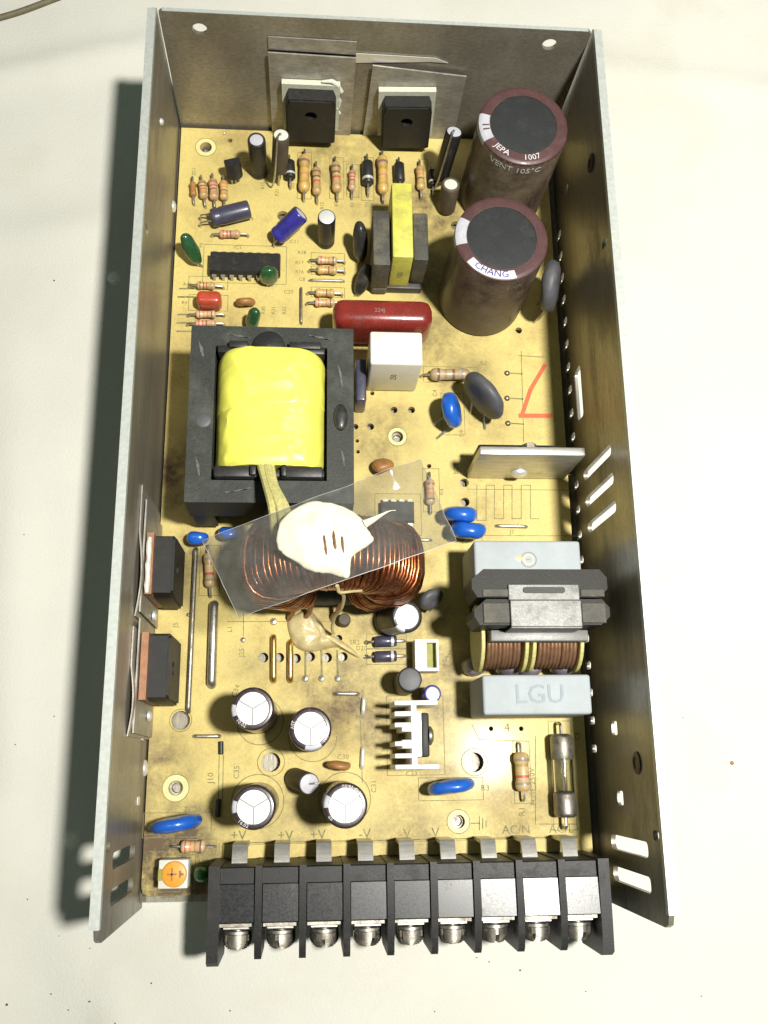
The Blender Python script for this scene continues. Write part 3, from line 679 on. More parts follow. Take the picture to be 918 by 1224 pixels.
def disc_cap(c, R_, t, yaw, tilt, m, label, feet=None, name='disc_capacitor'):
    """dipped disc standing on edge: yaw = heading of its flat side, tilt = lean of that normal above the horizon"""
    c = Vector(c)
    n_ = Vector((math.cos(math.radians(yaw)) * math.cos(math.radians(tilt)), math.sin(math.radians(yaw)) * math.cos(math.radians(tilt)), math.sin(math.radians(tilt))))
    b = MB(); b.M = Matrix.Translation(c) @ n_.to_track_quat('Z', 'Y').to_matrix().to_4x4()
    pr = [(.001, -t * .92), (R_ * .35, -t), (R_ * .7, -t * .92), (R_ * .9, -t * .68), (R_ * .98, -t * .32), (R_, 0), (R_ * .98, t * .32), (R_ * .9, t * .68), (R_ * .7, t * .92), (R_ * .35, t), (.001, t * .92)]
    b.lathe(pr, 30, False); b.jitter(.34, .33)
    o = tag(b.build(name, m, R, c, 60), label)
    side = Vector((-n_.y, n_.x, 0)).normalized()
    down = (Vector((0, 0, -1)) + n_ * n_.z).normalized()
    for s_ in (-1, 1):
        w = MB(); st = c + down * R_ * .86 + side * s_ * R_ * .34
        ft = (feet[0], feet[1]) if feet else (st.x, st.y)
        en = Vector((ft[0] + side.x * s_ * R_ * .42, ft[1] + side.y * s_ * R_ * .42, ZP - .5))
        w.tube([st - down * 1.2, st + down * .8, (st + en) / 2 + Vector((0, 0, -.2)), en + Vector((0, 0, 1.2)), en], [.75, .6, .34, .3, .3], 7); w.build('lead', 'tin', o)
    return o

def jumper(p0, p1, r, m, label, z=.7):
    a, c = Vector((p0[0], p0[1], ZP)), Vector((p1[0], p1[1], ZP)); u = (c - a).normalized(); zz = ZP + r + z
    b = MB(); b.tube([a - Vector((0, 0, .8)), a + Vector((0, 0, .25)), a + u * .35 + Vector((0, 0, r + z - .1)), a + u * 1.0 + Vector((0, 0, r + z)),
                      c - u * 1.0 + Vector((0, 0, r + z)), c - u * .35 + Vector((0, 0, r + z - .1)), c + Vector((0, 0, .25)), c - Vector((0, 0, .8))], r, 10)
    return tag(b.build('jumper_wire', m, R, (a + c) / 2, 60), label)

def transistor(origin, w, hgt, t, matm, tab_m, label, hole=True, legs=3, tabx=-.2):
    """TO-247-like power package; local frame: u across, v up, w out of the heatsink surface"""
    Mx = origin
    tb = MB(); tb.M = Mx
    o = MB(); o.M = Mx
    ch = .8
    outl = [(-w / 2, 0), (w / 2, 0), (w / 2, hgt * .86), (w / 2 - ch, hgt), (-w / 2 + ch, hgt), (-w / 2, hgt * .86)]
    o.prism([(x, y) for x, y in outl], 1.6, t - .5, [circle(0, hgt * .66, 1.7, 16)] if hole else [])
    o.prism([(x * .93, y * .96 + hgt * .02) for x, y in outl], t - .5, t, [circle(0, hgt * .66, 1.7, 16)] if hole else [])
    e = tag(o.build('transistor', matm, R, Mx @ Vector((0, 0, 0))), label)
    tb.prism([(-w / 2 - tabx, .6), (w / 2 + tabx, .6), (w / 2 + tabx, hgt + 1.6), (-w / 2 - tabx, hgt + 1.6)], 0, 1.6); tb.build('tab', tab_m, e)
    for k in range(legs):
        x = (k - (legs - 1) / 2) * w * .33
        l = MB(); l.M = Mx; l.box((x - .5, -4.5, 1.9), (x + .5, .1, 2.6)); l.build('leg', 'tin', e)
    return e

# ------------------------------------------------------------------ the two big mains capacitors
def big_cap(top, base, label, words):
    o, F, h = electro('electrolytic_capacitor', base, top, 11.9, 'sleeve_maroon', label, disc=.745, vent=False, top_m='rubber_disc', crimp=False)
    r = 11.9
    k = MB(); k.M = F; k.lathe([(r + .02, h - 1.0), (r * .985 + .03, h - .36), (r * .94 + .03, h - .04), (r * .9, h + .04), (r * .75, h + .04)], 48, False); k.build('rim', 'sleeve_top', o)
    s_ = MB(); s_.M = F
    return o, F, h
def axis_angle(F, world_deg):      # local angle whose world heading is world_deg
    v = F.to_3x3().inverted() @ Vector((math.cos(math.radians(world_deg)), math.sin(math.radians(world_deg)), 0))
    return math.degrees(math.atan2(v.y, v.x))
def white_patch(o, F, h, r, a, w, down=5):
    a, w = math.radians(a), math.radians(w / 2)
    s_ = MB(); s_.M = F
    s_.lathe([(r + .05, h - down), (r + .05, h - .95), (r * .985 + .06, h - .34), (r * .94 + .06, h - .01), (r * .9, h + .07), (r * .76, h + .07)], 10, False, (a - w, a + w))
    s_.build('polarity_mark', 'stripe', o)
CB = (31.22, 53.08, 37); CA = (38.49, 86.46, 37)
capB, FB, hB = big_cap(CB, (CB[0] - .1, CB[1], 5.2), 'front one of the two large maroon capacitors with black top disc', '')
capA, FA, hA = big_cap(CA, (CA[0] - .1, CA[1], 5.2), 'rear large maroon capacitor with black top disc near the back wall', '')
white_patch(capB, FB, hB, 11.9, axis_angle(FB, 172), 40, 2); white_patch(capA, FA, hA, 11.9, axis_angle(FA, 186), 42, 2)
for F, o, h in ((FA, capA, hA),):
    for da in (4, -3):
        a = math.radians(axis_angle(F, 186) + da); k = MB(); k.M = F
        k.lathe([(11.9 * .92, h + .1), (11.9 * .77, h + .1)], 2, False, (a - .02, a + .02)); k.build('polarity_line', 'sleeve_top', o)
def rim_text(s_, size, F, h, r, world_deg, o, m='white_print'):
    a = axis_angle(F, world_deg)
    A = F @ Matrix.Translation((0, 0, h + .06))
    vs, fs = text_mb(s_, size, .012); b = MB(); b.M = A
    b.add([((r - v.y) * math.cos(math.radians(a) + v.x / r), (r - v.y) * math.sin(math.radians(a) + v.x / r), v.z) for v in vs], fs)
    return b.build('lettering', m, o, angle=10)
rim_text('JEPA', 2.3, FA, hA, 9.9, 232, capA); rim_text('1007', 2.3, FA, hA, 9.9, 280, capA)
text_cyl('VENT 105°C', 2.7, (CA[0], CA[1]), 11.92, 258, 34, capA)
text_cyl('200V', 2.2, (CB[0], CB[1]), 11.92, 287, 32.8, capB, 'dim_print')
k = MB(); k.M = FB; a = math.radians(axis_angle(FB, 252)); k.lathe([(11.9 * .96 + .12, hB - .1), (11.9 * .93, hB + .06), (11.9 * .79, hB + .08)], 18, False, (a - .6, a + .6)); k.build('name_patch', 'white_print', capB)
rim_text('CHANG', 2.5, FB, hB + .06, 10.3, 252, capB, M['sleeve_blue'])

# ------------------------------------------------------------------ main transformer
tr = tag(empty('transformer', (-25.5, 7, ZP), R), 'big ferrite transformer with yellow taped winding')
b = MB()
x0, x1, y0, y1, zc0, zc1 = -45.4, -6.0, -15.2, 29.5, 19.5, 32
win = [(-39.4, -9.8), (-12.4, -9.8), (-12.4, 24.2), (-39.4, 24.2)]
b.prism([(x0, y0), (x1, y0), (x1, y1), (x0, y1)], zc0, zc1, [win])
core = b.build('core', 'ferrite', tr, (-25.5, 7, ZP), 20)
for xa_, xb_ in ((x0 + .4, x0 + 5.6), (x1 - 5.6, x1 - .4)):
    b = MB(); b.box((xa_, y0 + .4, 7.5), (xb_, y1 - .4, zc0 + .05)); b.build('lower_core', 'ferrite', tr)
b = MB(); b.box((-38.6, -9, ZP), (-13.2, 23.4, 8), .5); b.box((-38.8, -9.4, 8), (-13, -7.4, 33.6), .5); b.box((-38.8, 21.8, 8), (-13, 23.8, 33.6), .5)
b.build('bobbin', 'epoxy_dark', tr)
for i_, (xa, ya, xb, yb_, w_) in enumerate(((-43.6, 25.5, -42.2, 21, .5), (-37, 27.6, -31, 26.4, .35), (-17, 27.9, -11.5, 26.2, .5), (-9.8, 20, -8.6, 14, .35), (-43.2, -4, -42, -9, .4), (-36, -12.6, -30, -11.8, .35), (-9, -2, -8.2, -6, .3))):
    q_ = MB(); q_.prism([(xa, ya), (xa + w_ * .6, ya - w_), ((xa + xb) / 2 + w_, (ya + yb_) / 2 + .2), (xb, yb_), (xb - w_ * .7, yb_ + w_), ((xa + xb) / 2 - w_ * .4, (ya + yb_) / 2 - .3)], 32.001, 32.02); q_.build('scuff', 'scuff', tr)
# taped winding: a squat barrel with slack wrinkled tape
vs = []; fs = []; nu, nv = 110, 70
for j in range(nv + 1):
    t = j / nv; y = -6.6 + t * 28.2
    endf = 1 - .05 * (max(0, abs(t - .5) * 2 - .86) / .14) ** 2
    for i in range(nu):
        a = 2 * math.pi * i / nu
        ca, sa = math.cos(a), math.sin(a)
        ex = 13.15 * math.copysign(abs(ca) ** .5, ca); ez = 12.4 * math.copysign(abs(sa) ** .7, sa)
        w = .5 * noise.noise(Vector((ex * .14 + 3, y * .12, ez * .1))) + .22 * noise.noise(Vector((ex * .4 + y * .22, y * .1 - ex * .1, ez * .05 + 9)))
        rg = 1 - abs(noise.noise(Vector((ex * .14 + y * .08 + 5, y * .11 - ex * .08, ez * .04))))
        rg2 = 1 - abs(noise.noise(Vector((ex * .22 - y * .18, y * .1 + ex * .12, 3 + ez * .04))))
        w += .42 * rg ** 8 + .2 * rg2 ** 12 - .2
        w *= min(1, abs(sa) * 2 + .15)
        lift = 1.6 * t * max(0, sa)
        vs.append((-25.9 + ex * endf, y + .9 * sa * (t - .5), 23.6 + ez * endf + w + lift))
for j in range(nv):
    for i in range(nu): fs.append((j * nu + i, (j + 1) * nu + i, (j + 1) * nu + (i + 1) % nu, j * nu + (i + 1) % nu))
fs.append(tuple(reversed([nv * nu + i for i in range(nu)]))); fs.append(tuple(i for i in range(nu)))
b = MB(); b.add(vs, fs); b.build('winding', 'yellow_tape', tr, None, 40)
lay = []; lf = []; i0, i1 = 2, nu // 2 - 2; cw = i1 - i0 + 1; rows_ = 34          # last turn of tape overlapping the one below
for j in range(rows_ + 1):
    for i in range(i0, i1 + 1):
        s_ = (i - i0) / (cw - 1); tt = .50 + .035 * math.sin(s_ * 5 + .6) + .02 * noise.noise(Vector((s_ * 14, 0, 0))); tt = tt + (.985 - tt) * j / rows_
        k_ = tt * nv; j_ = min(nv - 1, int(k_)); f_ = k_ - j_
        p_ = Vector(vs[j_ * nu + i]) * (1 - f_) + Vector(vs[(j_ + 1) * nu + i]) * f_; cx_ = Vector((-25.9, p_.y, 23.6)); d_ = (p_ - cx_).normalized()
        lay.append(p_ + d_ * (.16 + .1 * noise.noise(p_ * .3)) if 0 < j else p_ + d_ * .02)
for j in range(rows_):
    for i in range(cw - 1): lf.append((j * cw + i, (j + 1) * cw + i, (j + 1) * cw + i + 1, j * cw + i + 1))
b = MB(); b.add(lay, lf); b.build('tape_layer', 'yellow_tape', tr, None, 40)
# bobbin cheeks and pegs in front of the winding
b = MB(); b.box((-38.6, -9.6, 29), (-28.6, -6.9, 34.2), .4); b.build('cheek', 'epoxy_dark', tr)
b = MB(); b.box((-23.2, -9.6, 29), (-13.4, -6.9, 34.2), .4); b.build('cheek', 'epoxy_dark', tr)
b = MB(); b.box((-23.0, -9.7, 34.2), (-21.8, -6.9, 35.6), .3); b.build('peg', 'epoxy_dark', tr)
b = MB(); b.box((-30.2, -9.5, 34.2), (-28.8, -6.9, 35.6), .3); b.build('peg', 'epoxy_dark', tr)
b = MB(); b.M = Matrix.Translation((-26.6, 24.0, 32.02)); b.lathe([(4.0, 0), (3.8, 1.2), (2.8, 1.8), (.001, 2)], 26, False); b.build('boss', 'epoxy_dark', tr)
b = MB(); b.box((-36, 22.8, 31), (-31.5, 24.6, 34.6), .3); b.build('cheek', 'epoxy_dark', tr)
b = MB(); b.box((-21.6, 22.8, 31), (-14, 24.6, 34.6), .3); b.build('cheek', 'epoxy_dark', tr)
p = (-41.69, 5.02, 32); b = MB(); b.blob(circle(p[0], p[1], 1.85, 16), 31.98, .25, 3); b.build('glue_dot', 'grey_dip', tr)
p = (-9.19, 6.20, 32); b = MB(); b.blob([(p[0] + 1.75 * math.cos(a / 18 * 2 * math.pi), p[1] + 3.5 * math.sin(a / 18 * 2 * math.pi)) for a in range(18)], 31.98, 1.0, 5); b.build('glue_drop', 'green_lens' if False else 'black_dip', tr)
for k, (dx, dy) in enumerate(((-1.3, 0), (0, .5), (1.2, 0), (.4, -.5))):
    a = (-26.59, -6.67, 34); e = (-22.98, -19.48, 44)
    b = MB(); b.tube(catmull([(a[0] + dx, a[1] + 1.6, 33.0), (a[0] + dx, a[1], 34.6), ((a[0] + e[0]) / 2 + dx * .8 - .4, (a[1] + e[1]) / 2, 39.0 + .4 * (k % 2)), (e[0] + dx * 1.3, e[1], 42.6), (e[0] + dx * 1.5 + .8, e[1] - 5, 41), (e[0] + dx * 1.6 + 1.5, e[1] - 9, 36)], 6, False), .85, 8)
    b.build('sleeved_wire', 'sleeving', tr)

# ------------------------------------------------------------------ copper toroid standing on edge
tc = Vector((-10.9, -28.6, 26.0)); Rm, ra, ry = 13.8, 5.9, 7.4
td = tag(empty('toroid_inductor', (tc.x, tc.y, ZP), R), 'copper wound toroid standing on edge under the clear film')
def tor(a, s_, k=0.):
    ca, sa = math.cos(s_), math.sin(s_); p_ = .75
    rr = Rm + (ra + k) * math.copysign(abs(ca) ** p_, ca); yy = (ry + k) * math.copysign(abs(sa) ** p_, sa)
    return (tc.x + rr * math.cos(a), tc.y + yy, tc.z + rr * math.sin(a))
b = MB(); nA, nB = 60, 16
b.add([tor(2 * math.pi * i / nA, 2 * math.pi * j / nB) for i in range(nA) for j in range(nB)],
      [(i * nB + j, i * nB + (j + 1) % nB, ((i + 1) % nA) * nB + (j + 1) % nB, ((i + 1) % nA) * nB + j) for i in range(nA) for j in range(nB)])
b.build('core', 'ferrite', td)
turns = 74; seg = 18
b = MB(); pts = [tor(math.radians(-62) + math.radians(304) * i / (turns * seg) + .05 * noise.noise(Vector((i * .021, 1, 0))), 2 * math.pi * i / seg + .25 * math.sin(i * .013), .55 + .45 * noise.noise(Vector((i * .017, 7, 0)))) for i in range(turns * seg + 1)]
b.tube(pts, .66, 7); b.build('winding', 'copper', td, None, 70)
b = MB(); pts = [tor(math.radians(-50) + math.radians(75) * i / (18 * seg), 2 * math.pi * i / seg + .5, 1.5 + .6 * noise.noise(Vector((i * .03, 3, 0)))) for i in range(18 * seg + 1)]
b.tube(pts, .66, 7); b.build('winding', 'copper', td, None, 70)
b = MB(); pts = [tor(math.radians(156) + math.radians(75) * i / (14 * seg), 2 * math.pi * i / seg + .5, 1.5 + .6 * noise.noise(Vector((i * .03, 5, 0)))) for i in range(14 * seg + 1)]
b.tube(pts, .66, 7); b.build('winding', 'copper', td, None, 70)
for k, (fx, fy) in enumerate(((-21.5, -38.8), (-17.5, -39), (-10.5, -38.6))):
    b = MB(); b.tube(catmull([(fx + 2, tc.y - 7.0, 14), (fx + 1.2, tc.y - 8.8, 10), (fx + .4, fy + .8, 7.4), (fx, fy, 4.6)], 5, False), .62, 8); b.build('wire_end', 'copper_old', td)
# white silicone over the toroid's crown
outl = [(-23.27, -28.84, 47), (-22.81, -24.22, 47), (-19.99, -21.03, 47), (-16.03, -19.12, 47), (-11.68, -19.45, 47), (-7.69, -20.93, 47), (-4.79, -23.16, 47), (-3.72, -25.39, 47), (-2.65, -27.25, 47), (-3.56, -28.73, 47), (-5.55, -30.03, 47), (-7.18, -31.33, 47), (-7.54, -33.16, 47), (-7.91, -35.70, 47), (-9.51, -35.71, 47), (-12.00, -34.99, 47), (-15.92, -34.46, 47), (-19.49, -32.29, 47), (-22.00, -30.66, 47)]
out2 = [(p.x + .18 * noise.noise(p * 1.3), p.y + .18 * noise.noise(p * 1.3 + Vector((9, 0, 0)))) for p in catmull([(q[0], q[1], 0) for q in outl], 5)]
b = MB(); b.blob(out2, 47.25, 1.9, 14, 1.0)
b.M = Matrix.Identity(4)
gl = tag(b.build('glue', 'glue', R, (-12, -27, 47), 75), 'glossy white silicone glue blob on top of the copper toroid')
for px_, a, c in ((0, (-13.50, -25.66, 49.3), (-12.59, -32.03, 49.3)), (1, (-11.37, -25.28, 49.3), (-10.65, -31.30, 49.3)), (2, (-9.58, -25.97, 49.2), (-9.05, -31.09, 49.2))):
    k = MB(); a, c = Vector(a), Vector(c)
    k.tube([a + Vector((0, 0, -.9)), a * .7 + c * .3 + Vector((0, 0, -.25)), a * .3 + c * .7 + Vector((0, 0, -.25)), c + Vector((0, 0, -.9))], [.08, .3, .3, .08], 8)
    k.build('wire_showing', 'copper_old', gl)
wisp = [(-4.49, -24.16, 48), (-2.71, -23.34, 48.5), (-1.08, -22.42, 48.6), (0.75, -21.47, 48.6), (2.20, -21.27, 48.6)]
b = MB(); b.tube(catmull(wisp, 5, False), [max(.08, .95 * (1 - i / 20) ** 1.4) for i in range(21)], 8); b.build('glue_thread', 'glue', gl)
thr = [(-10.39, -37.42, 46.5), (-9.95, -38.24, 44), (-8.66, -38.10, 38), (-8.95, -39.61, 30), (-10.22, -40.22, 20), (-10.63, -41.51, 12), (-10.11, -42.42, 8)]
b = MB(); b.tube(catmull(thr, 5, False), .42, 7); b.build('glue_thread', 'glue_old', gl)
b = MB(); b.tube(catmull([(-10.19, -37.69, 46), (-9.79, -38.51, 44.5), (-7.21, -38.05, 43), (-4.86, -37.33, 40)], 5, False), .3, 7); b.build('glue_thread', 'glue_old', gl)
# old glue run at the toroid's foot
outl = [(-21.73, -38.80, 5), (-21.26, -42.21, 5), (-20.17, -44.96, 5), (-17.41, -46.65, 5), (-13.83, -46.46, 5), (-9.39, -45.63, 5), (-6.43, -46.90, 5), (-3.46, -48.39, 5), (-4.73, -46.49, 5), (-7.48, -44.36, 5), (-9.82, -42.87, 5), (-11.73, -42.44, 5), (-12.80, -39.88, 5), (-14.52, -37.52, 5), (-16.45, -35.80, 5), (-19.21, -36.87, 5)]
b = MB(); b.blob([(p.x, p.y) for p in catmull([(q[0], q[1], 0) for q in outl], 5)], 5.0, 3.0, 8, 1.6)
tag(b.build('glue', 'glue_old', R, (-12, -45, 5), 75), 'yellowed glue run with pointed tail below the toroid')
p = (-7.47, -39.03, 5); b = MB(); b.M = Matrix.Translation(p); b.lathe([(1.6, 0), (1.6, 3.4), (1.3, 3.8), (.001, 3.9)], 18, False); tag(b.build('wire_sleeve', 'sleeve_grey', R, p), 'short grey sleeve stub beside the old glue')

# ------------------------------------------------------------------ film capacitors
def box_cap(lo, hi, m, label, bev=.6, name='film_capacitor'):
    b = MB(); b.box(lo, hi, bev, 3); return tag(b.build(name, m, R, ((lo[0] + hi[0]) / 2, (lo[1] + hi[1]) / 2, lo[2]), 50), label)
wb = box_cap((-1.3, 24.2, 5.4), (12.2, 33.4, 23.2), 'white_box', 'white box capacitor beside the red film capacitor')
b = MB(); vs, fs = text_mb('250', 2.3, .02); b.M = Matrix.Translation((5.4, 24.17, 15)) @ Matrix.Rotation(math.pi / 2, 4, 'X') @ Matrix.Rotation(math.pi / 2, 4, 'Z'); b.add(vs, fs); b.build('lettering', 'print', wb)
rd = MB(); rd.box((-10.8, 36.4, 7.0), (15.6, 44.4, 21.0), 2.9, 5); rd_o = tag(rd.build('film_capacitor', 'red_film', R, (2, 40, 7), 60), 'large dark red dipped film capacitor behind the white box')
for x in (-6, 11): b = MB(); b.cyl((x, 40.4, 4.4), (x, 40.4, 7.4), .4); b.build('lead', 'tin', rd_o)
text('224J', 1.6, Vector((1.5, 40.4, 21.02)), 0, rd_o, 'dim_print', ext=.01)
lg = box_cap((24.2, -63.6, 5.2), (50.0, -54.4, 24.2), 'grey_box', 'pale grey box capacitor embossed LGU at the front of the choke', .7)
vs, fs = text_mb('LGU', 6.2, .14, .05)
b = MB(); b.M = Matrix.Translation((37.6, -59.1, 24.2)); b.add(vs, fs); b.build('embossed_lettering', 'grey_box_text_shade', lg, None, 30)
ub = box_cap((23.4, -31.2, 5.2), (49.7, -22.0, 24.2), 'grey_box', 'pale grey box capacitor with round emblem behind the choke', .7)
p = (36.73, -26.81, 24.2)
b = MB(); b.M = Matrix.Translation((p[0], p[1], 24.2)); b.lathe([(1.75, 0), (1.75, .03), (1.95, .03), (1.95, 0)], 28, False); b.build('emblem', 'dim_print', ub)
b = MB(); b.M = Matrix.Translation((p[0], p[1], 24.2)); b.lathe([(1.1, 0), (1.1, .03), (1.22, .03), (1.22, 0)], 24, False); b.build('emblem', 'brass', ub)
text('1', 1.5, Vector((p[0], p[1], 24.22)), 90, ub, 'dim_print')
b = MB(); b.blob([(p[0] - 2.2 + 1.2 * math.cos(a), p[1] + .4 + .8 * math.sin(a)) for a in [i * .6 for i in range(10)]], 24.19, .05, 2); b.build('stain', 'glue_old', ub)

# ------------------------------------------------------------------ small drive transformer with yellow tape
dt = tag(empty('drive_transformer', (9, 58, ZP), R), 'small upright transformer with narrow yellow tape band')
a = (4.87, 77.10, 23.5); e = (10.41, 54.62, 23.5)
b = MB(); b.box((a[0], e[1], 5.6), (e[0], a[1], 23.6), .5); ob = b.build('tape', 'yellow_tape_old', dt)
b = MB(); vs, fs = text_mb('100', 2.4, .02); b.M = Matrix.Translation(((a[0] + e[0]) / 2, e[1] - .03, 14)) @ Matrix.Rotation(math.pi / 2, 4, 'X') @ Matrix.Rotation(math.pi / 2, 4, 'Z'); b.add(vs, fs); b.build('lettering', 'print', dt)
b = MB(); b.box((a[0] - 5.0, e[1] - 1.0, 8), (a[0] - .35, e[1] + 15.6, 21), .5); b.build('core', 'ferrite_dusty', dt)
b = MB(); b.box((e[0] + .35, e[1] + .8, 8), (e[0] + 4.4, e[1] + 15.2, 21), .5); b.build('core', 'ferrite_dusty', dt)
b = MB(); b.box((a[0] - 4.4, e[1] - .6, ZP), (e[0] + 4, e[1] + 17, 8), .4); b.build('bobbin', 'epoxy_dark', dt)
p = (2.43, 55.31, 7); b = MB(); b.box((p[0] - 2.3, p[1] - 2, ZP), (p[0] + 2.3, p[1] + 2, 8.6), .9, 3); tag(b.build('film_capacitor', 'ferrite_dusty', R, (p[0], p[1], ZP)), 'small dusty grey block between drive transformer and red capacitor')

# ------------------------------------------------------------------ mains choke
ck = tag(empty('choke', (36, -41, ZP), R), 'twin coil mains choke with ferrite core and metal clip')
def bar(y0, y1, z0, z1, m, xl, xr):
    b = MB(); b.prism([(xl + 1.2, y0), (xr - 2.2, y0), (xr, y0 + 1.9), (xr, y1 - 1.9), (xr - 1.6, y1), (xl + 2.8, y1), (xl, y1 - 2.4), (xl, y0 + 2)], z0, z1)
    return b.build('core', m, ck, None, 25)
bar(-38.1, -31.6, 24.5, 36.2, 'core_dark', 20.4, 51.8)
bar(-44.4, -38.5, 24.5, 36.0, 'core_dark', 20.8, 52.0)
for xa, xb in ((22.8, 28.8), (45.4, 51.0)):
    for ya, yb in ((-44.0, -39.4), (-38.0, -36.2)):
        b = MB(); b.box((xa, ya, 35.9), (xb, yb, 36.45), .15, 1); b.build('ground_face', 'ferrite_dusty', ck)
b = MB(); b.box((28.9, -44.9, 36.45), (45.2, -38.9, 36.95), .15, 1); b.box((28.9, -45.3, 30), (45.2, -44.85, 36.9), .15, 1); b.build('clip', 'clip', ck)
b = MB(); b.box((28.6, -38.9, 36.3), (45.0, -35.2, 36.85), .2, 1); b.build('clip', 'clip', ck)
b = MB(); b.prism(rrect(32, -37.3, 41.6, -35.9, .6), 36.85, 37.25); b.build('clip_rib', 'ferrite', ck)
b = MB(); b.box((25.6, -47.2, 25.5), (48.6, -44.6, 29.6), .3); b.build('bobbin', 'clip', ck)
b = MB(); b.box((25.0, -46.5, ZP), (49, -33, 9), .4); b.build('bobbin', 'epoxy_dark', ck)
cy, cz, cr = -45.2, 18.6, 6.9
for s0, s1, nt_ in ((25.6, 33.6, 9), (38.0, 47.2, 10)):
    b = MB(); seg = 28; pts = []
    for i in range(nt_ * seg + 1):
        a_ = 2 * math.pi * i / seg; t_ = i / (nt_ * seg)
        rj = cr + .18 * noise.noise(Vector((i * .021, s0, 0))); pts.append((s0 + (s1 - s0) * t_ + .28 * noise.noise(Vector((i * .03, s0, 5))), cy + rj * math.cos(a_), cz + rj * math.sin(a_)))
    b.tube(pts, .52, 7); b.cyl((s0, cy, cz), (s1, cy, cz), cr - .25, n=28); b.build('coil', 'copper_old', ck, None, 70)
for x in (24.4, 34.8, 36.6, 48.0):
    b = MB(); b.cyl((x - .45, cy, cz), (x + .45, cy, cz), cr + 1.3, n=32, bev=.15); b.build('flange', 'sleeving', ck)
for i, (px_, py_, s_) in enumerate(((570, 796, 3.2), (612, 798, 3.4), (632, 798, 3.4), (672, 796, 3.2))):
    p = {0: (25.30, -50.82, 9), 1: (33.58, -51.36, 12), 2: (38.64, -51.39, 12), 3: (46.85, -51.32, 13)}[i]
    b = MB(); b.blob([(p[0] + s_ * math.cos(t) * (1 + .25 * noise.noise(Vector((t * 2, i * 3., 0)))), p[1] + .75 * s_ * math.sin(t)) for t in [k * .3927 for k in range(16)]], p[2] - 2.5, 6.0, 6, 2.5)
    tag(b.build('glue', 'glue_grey', R, p, 75), ('glossy grey glue lump left of the choke coils', 'glossy grey glue under the left choke coil', 'glossy grey glue under the middle of the choke', 'shiny grey glue lump under the right choke coil')[i])
# ------------------------------------------------------------------ electrolytic capacitors
def upright(top, z, r, sleeve, label, **k):
    return electro('electrolytic_capacitor', (top[0], top[1], ZP + .1), (top[0], top[1], z), r, sleeve, label, **k)
e1, F1, h1 = upright((-28.61, -62.03, 30), 30, 4.75, 'sleeve_purple', 'dark purple silver topped capacitor, rear left of the output four', stripe=axis_angle(Matrix.Identity(4), 5))
e2, F2, h2 = upright((-15.82, -66.49, 30), 30, 4.75, 'sleeve_purple', 'dark purple silver topped capacitor, rear right of the output four', stripe=100, stripe_w=50)
e3, F3, h3 = upright((-27.93, -82.93, 30), 30, 4.75, 'sleeve_purple', 'dark purple silver topped capacitor, front left of the output four', stripe=-2)
e4, F4, h4 = upright((-8.07, -82.89, 30), 30, 4.85, 'sleeve_purple', 'dark purple silver topped capacitor, front right of the output four', stripe=-12)
for o, F, h, s_, a in ((e1, F1, h1, '10.02', 232), (e2, F2, h2, '25V', 168), (e2, F2, h2, '105°', 330), (e3, F3, h3, '16.02', 238), (e4, F4, h4, 'VPO 16.02', 65), (e4, F4, h4, '25', 218)):
    t_ = text_mb(s_, 1.15, .01); b = MB(); b.M = F @ Matrix.Translation((0, 0, h + .02)); r_ = 4.05
    al = math.radians(axis_angle(F, a))
    b.add([((r_ - v.y) * math.cos(al + v.x / r_), (r_ - v.y) * math.sin(al + v.x / r_), v.z) for v in t_[0]], t_[1]); b.build('lettering', 'white_print', o, None, 10)
for p, r_ in (((-28.16, -63.68, 5), 5.6), ((-15.15, -67.64, 5), 5.8), ((-28.35, -82.64, 5), 6.2), ((-7.33, -82.38, 5), 6.2)): ringline(p[0], p[1], r_)
electro('electrolytic_capacitor', (-19.56, -77.31, 5.2), (-15.90, -78.51, 16.5), 2.5, 'sleeve_grey', 'small leaning grey capacitor between the output capacitors', disc=.9, vent=False, top_m='stripe', crimp=False)
b = MB(); p = Vector((-15.90, -78.51, 16.5)); b.tube([p, p + Vector((1.2, .1, .5)), p + Vector((2.2, .2, .1))], .22, 6); b.build('wire_tail', 'tin', R, p)
electro('electrolytic_capacitor', (3.88, -38.86, 5.2), (7.25, -40.11, 20.5), 3.9, 'sleeve_black', 'leaning black capacitor with silver top beside the toroid', vent=False, stripe=170, stripe_w=40)
upright((7.72, -54.89, 19), 19, 2.95, 'sleeve_black', 'matt black cylinder with dull grey top behind the finned heat sink', disc=.88, vent=False, top_m='grey_dip', crimp=False)
upright((13.57, -57.98, 15), 15, 2.15, 'sleeve_blue', 'small violet blue capacitor with silver top by the finned heat sink', disc=.74, vent=False)
upright((-12.45, 69.51, 18), 18, 2.45, 'sleeve_black', 'upright black capacitor with worn silver top behind the integrated circuit', disc=.88, vent=False)
upright((-31.79, 91.38, 20), 20, 2.5, 'sleeve_black', 'tall slim black capacitor near the left back transistor', disc=.74, vent=False, top_m='stripe')
electro('electrolytic_capacitor', (22.38, 81.41, 5.2), (22.38, 82.74, 15.5), 2.6, 'sleeve_grey', 'dusty grey capacitor with chipped white top by the large capacitors', disc=.72, vent=False, top_m='white_plastic', crimp=False)
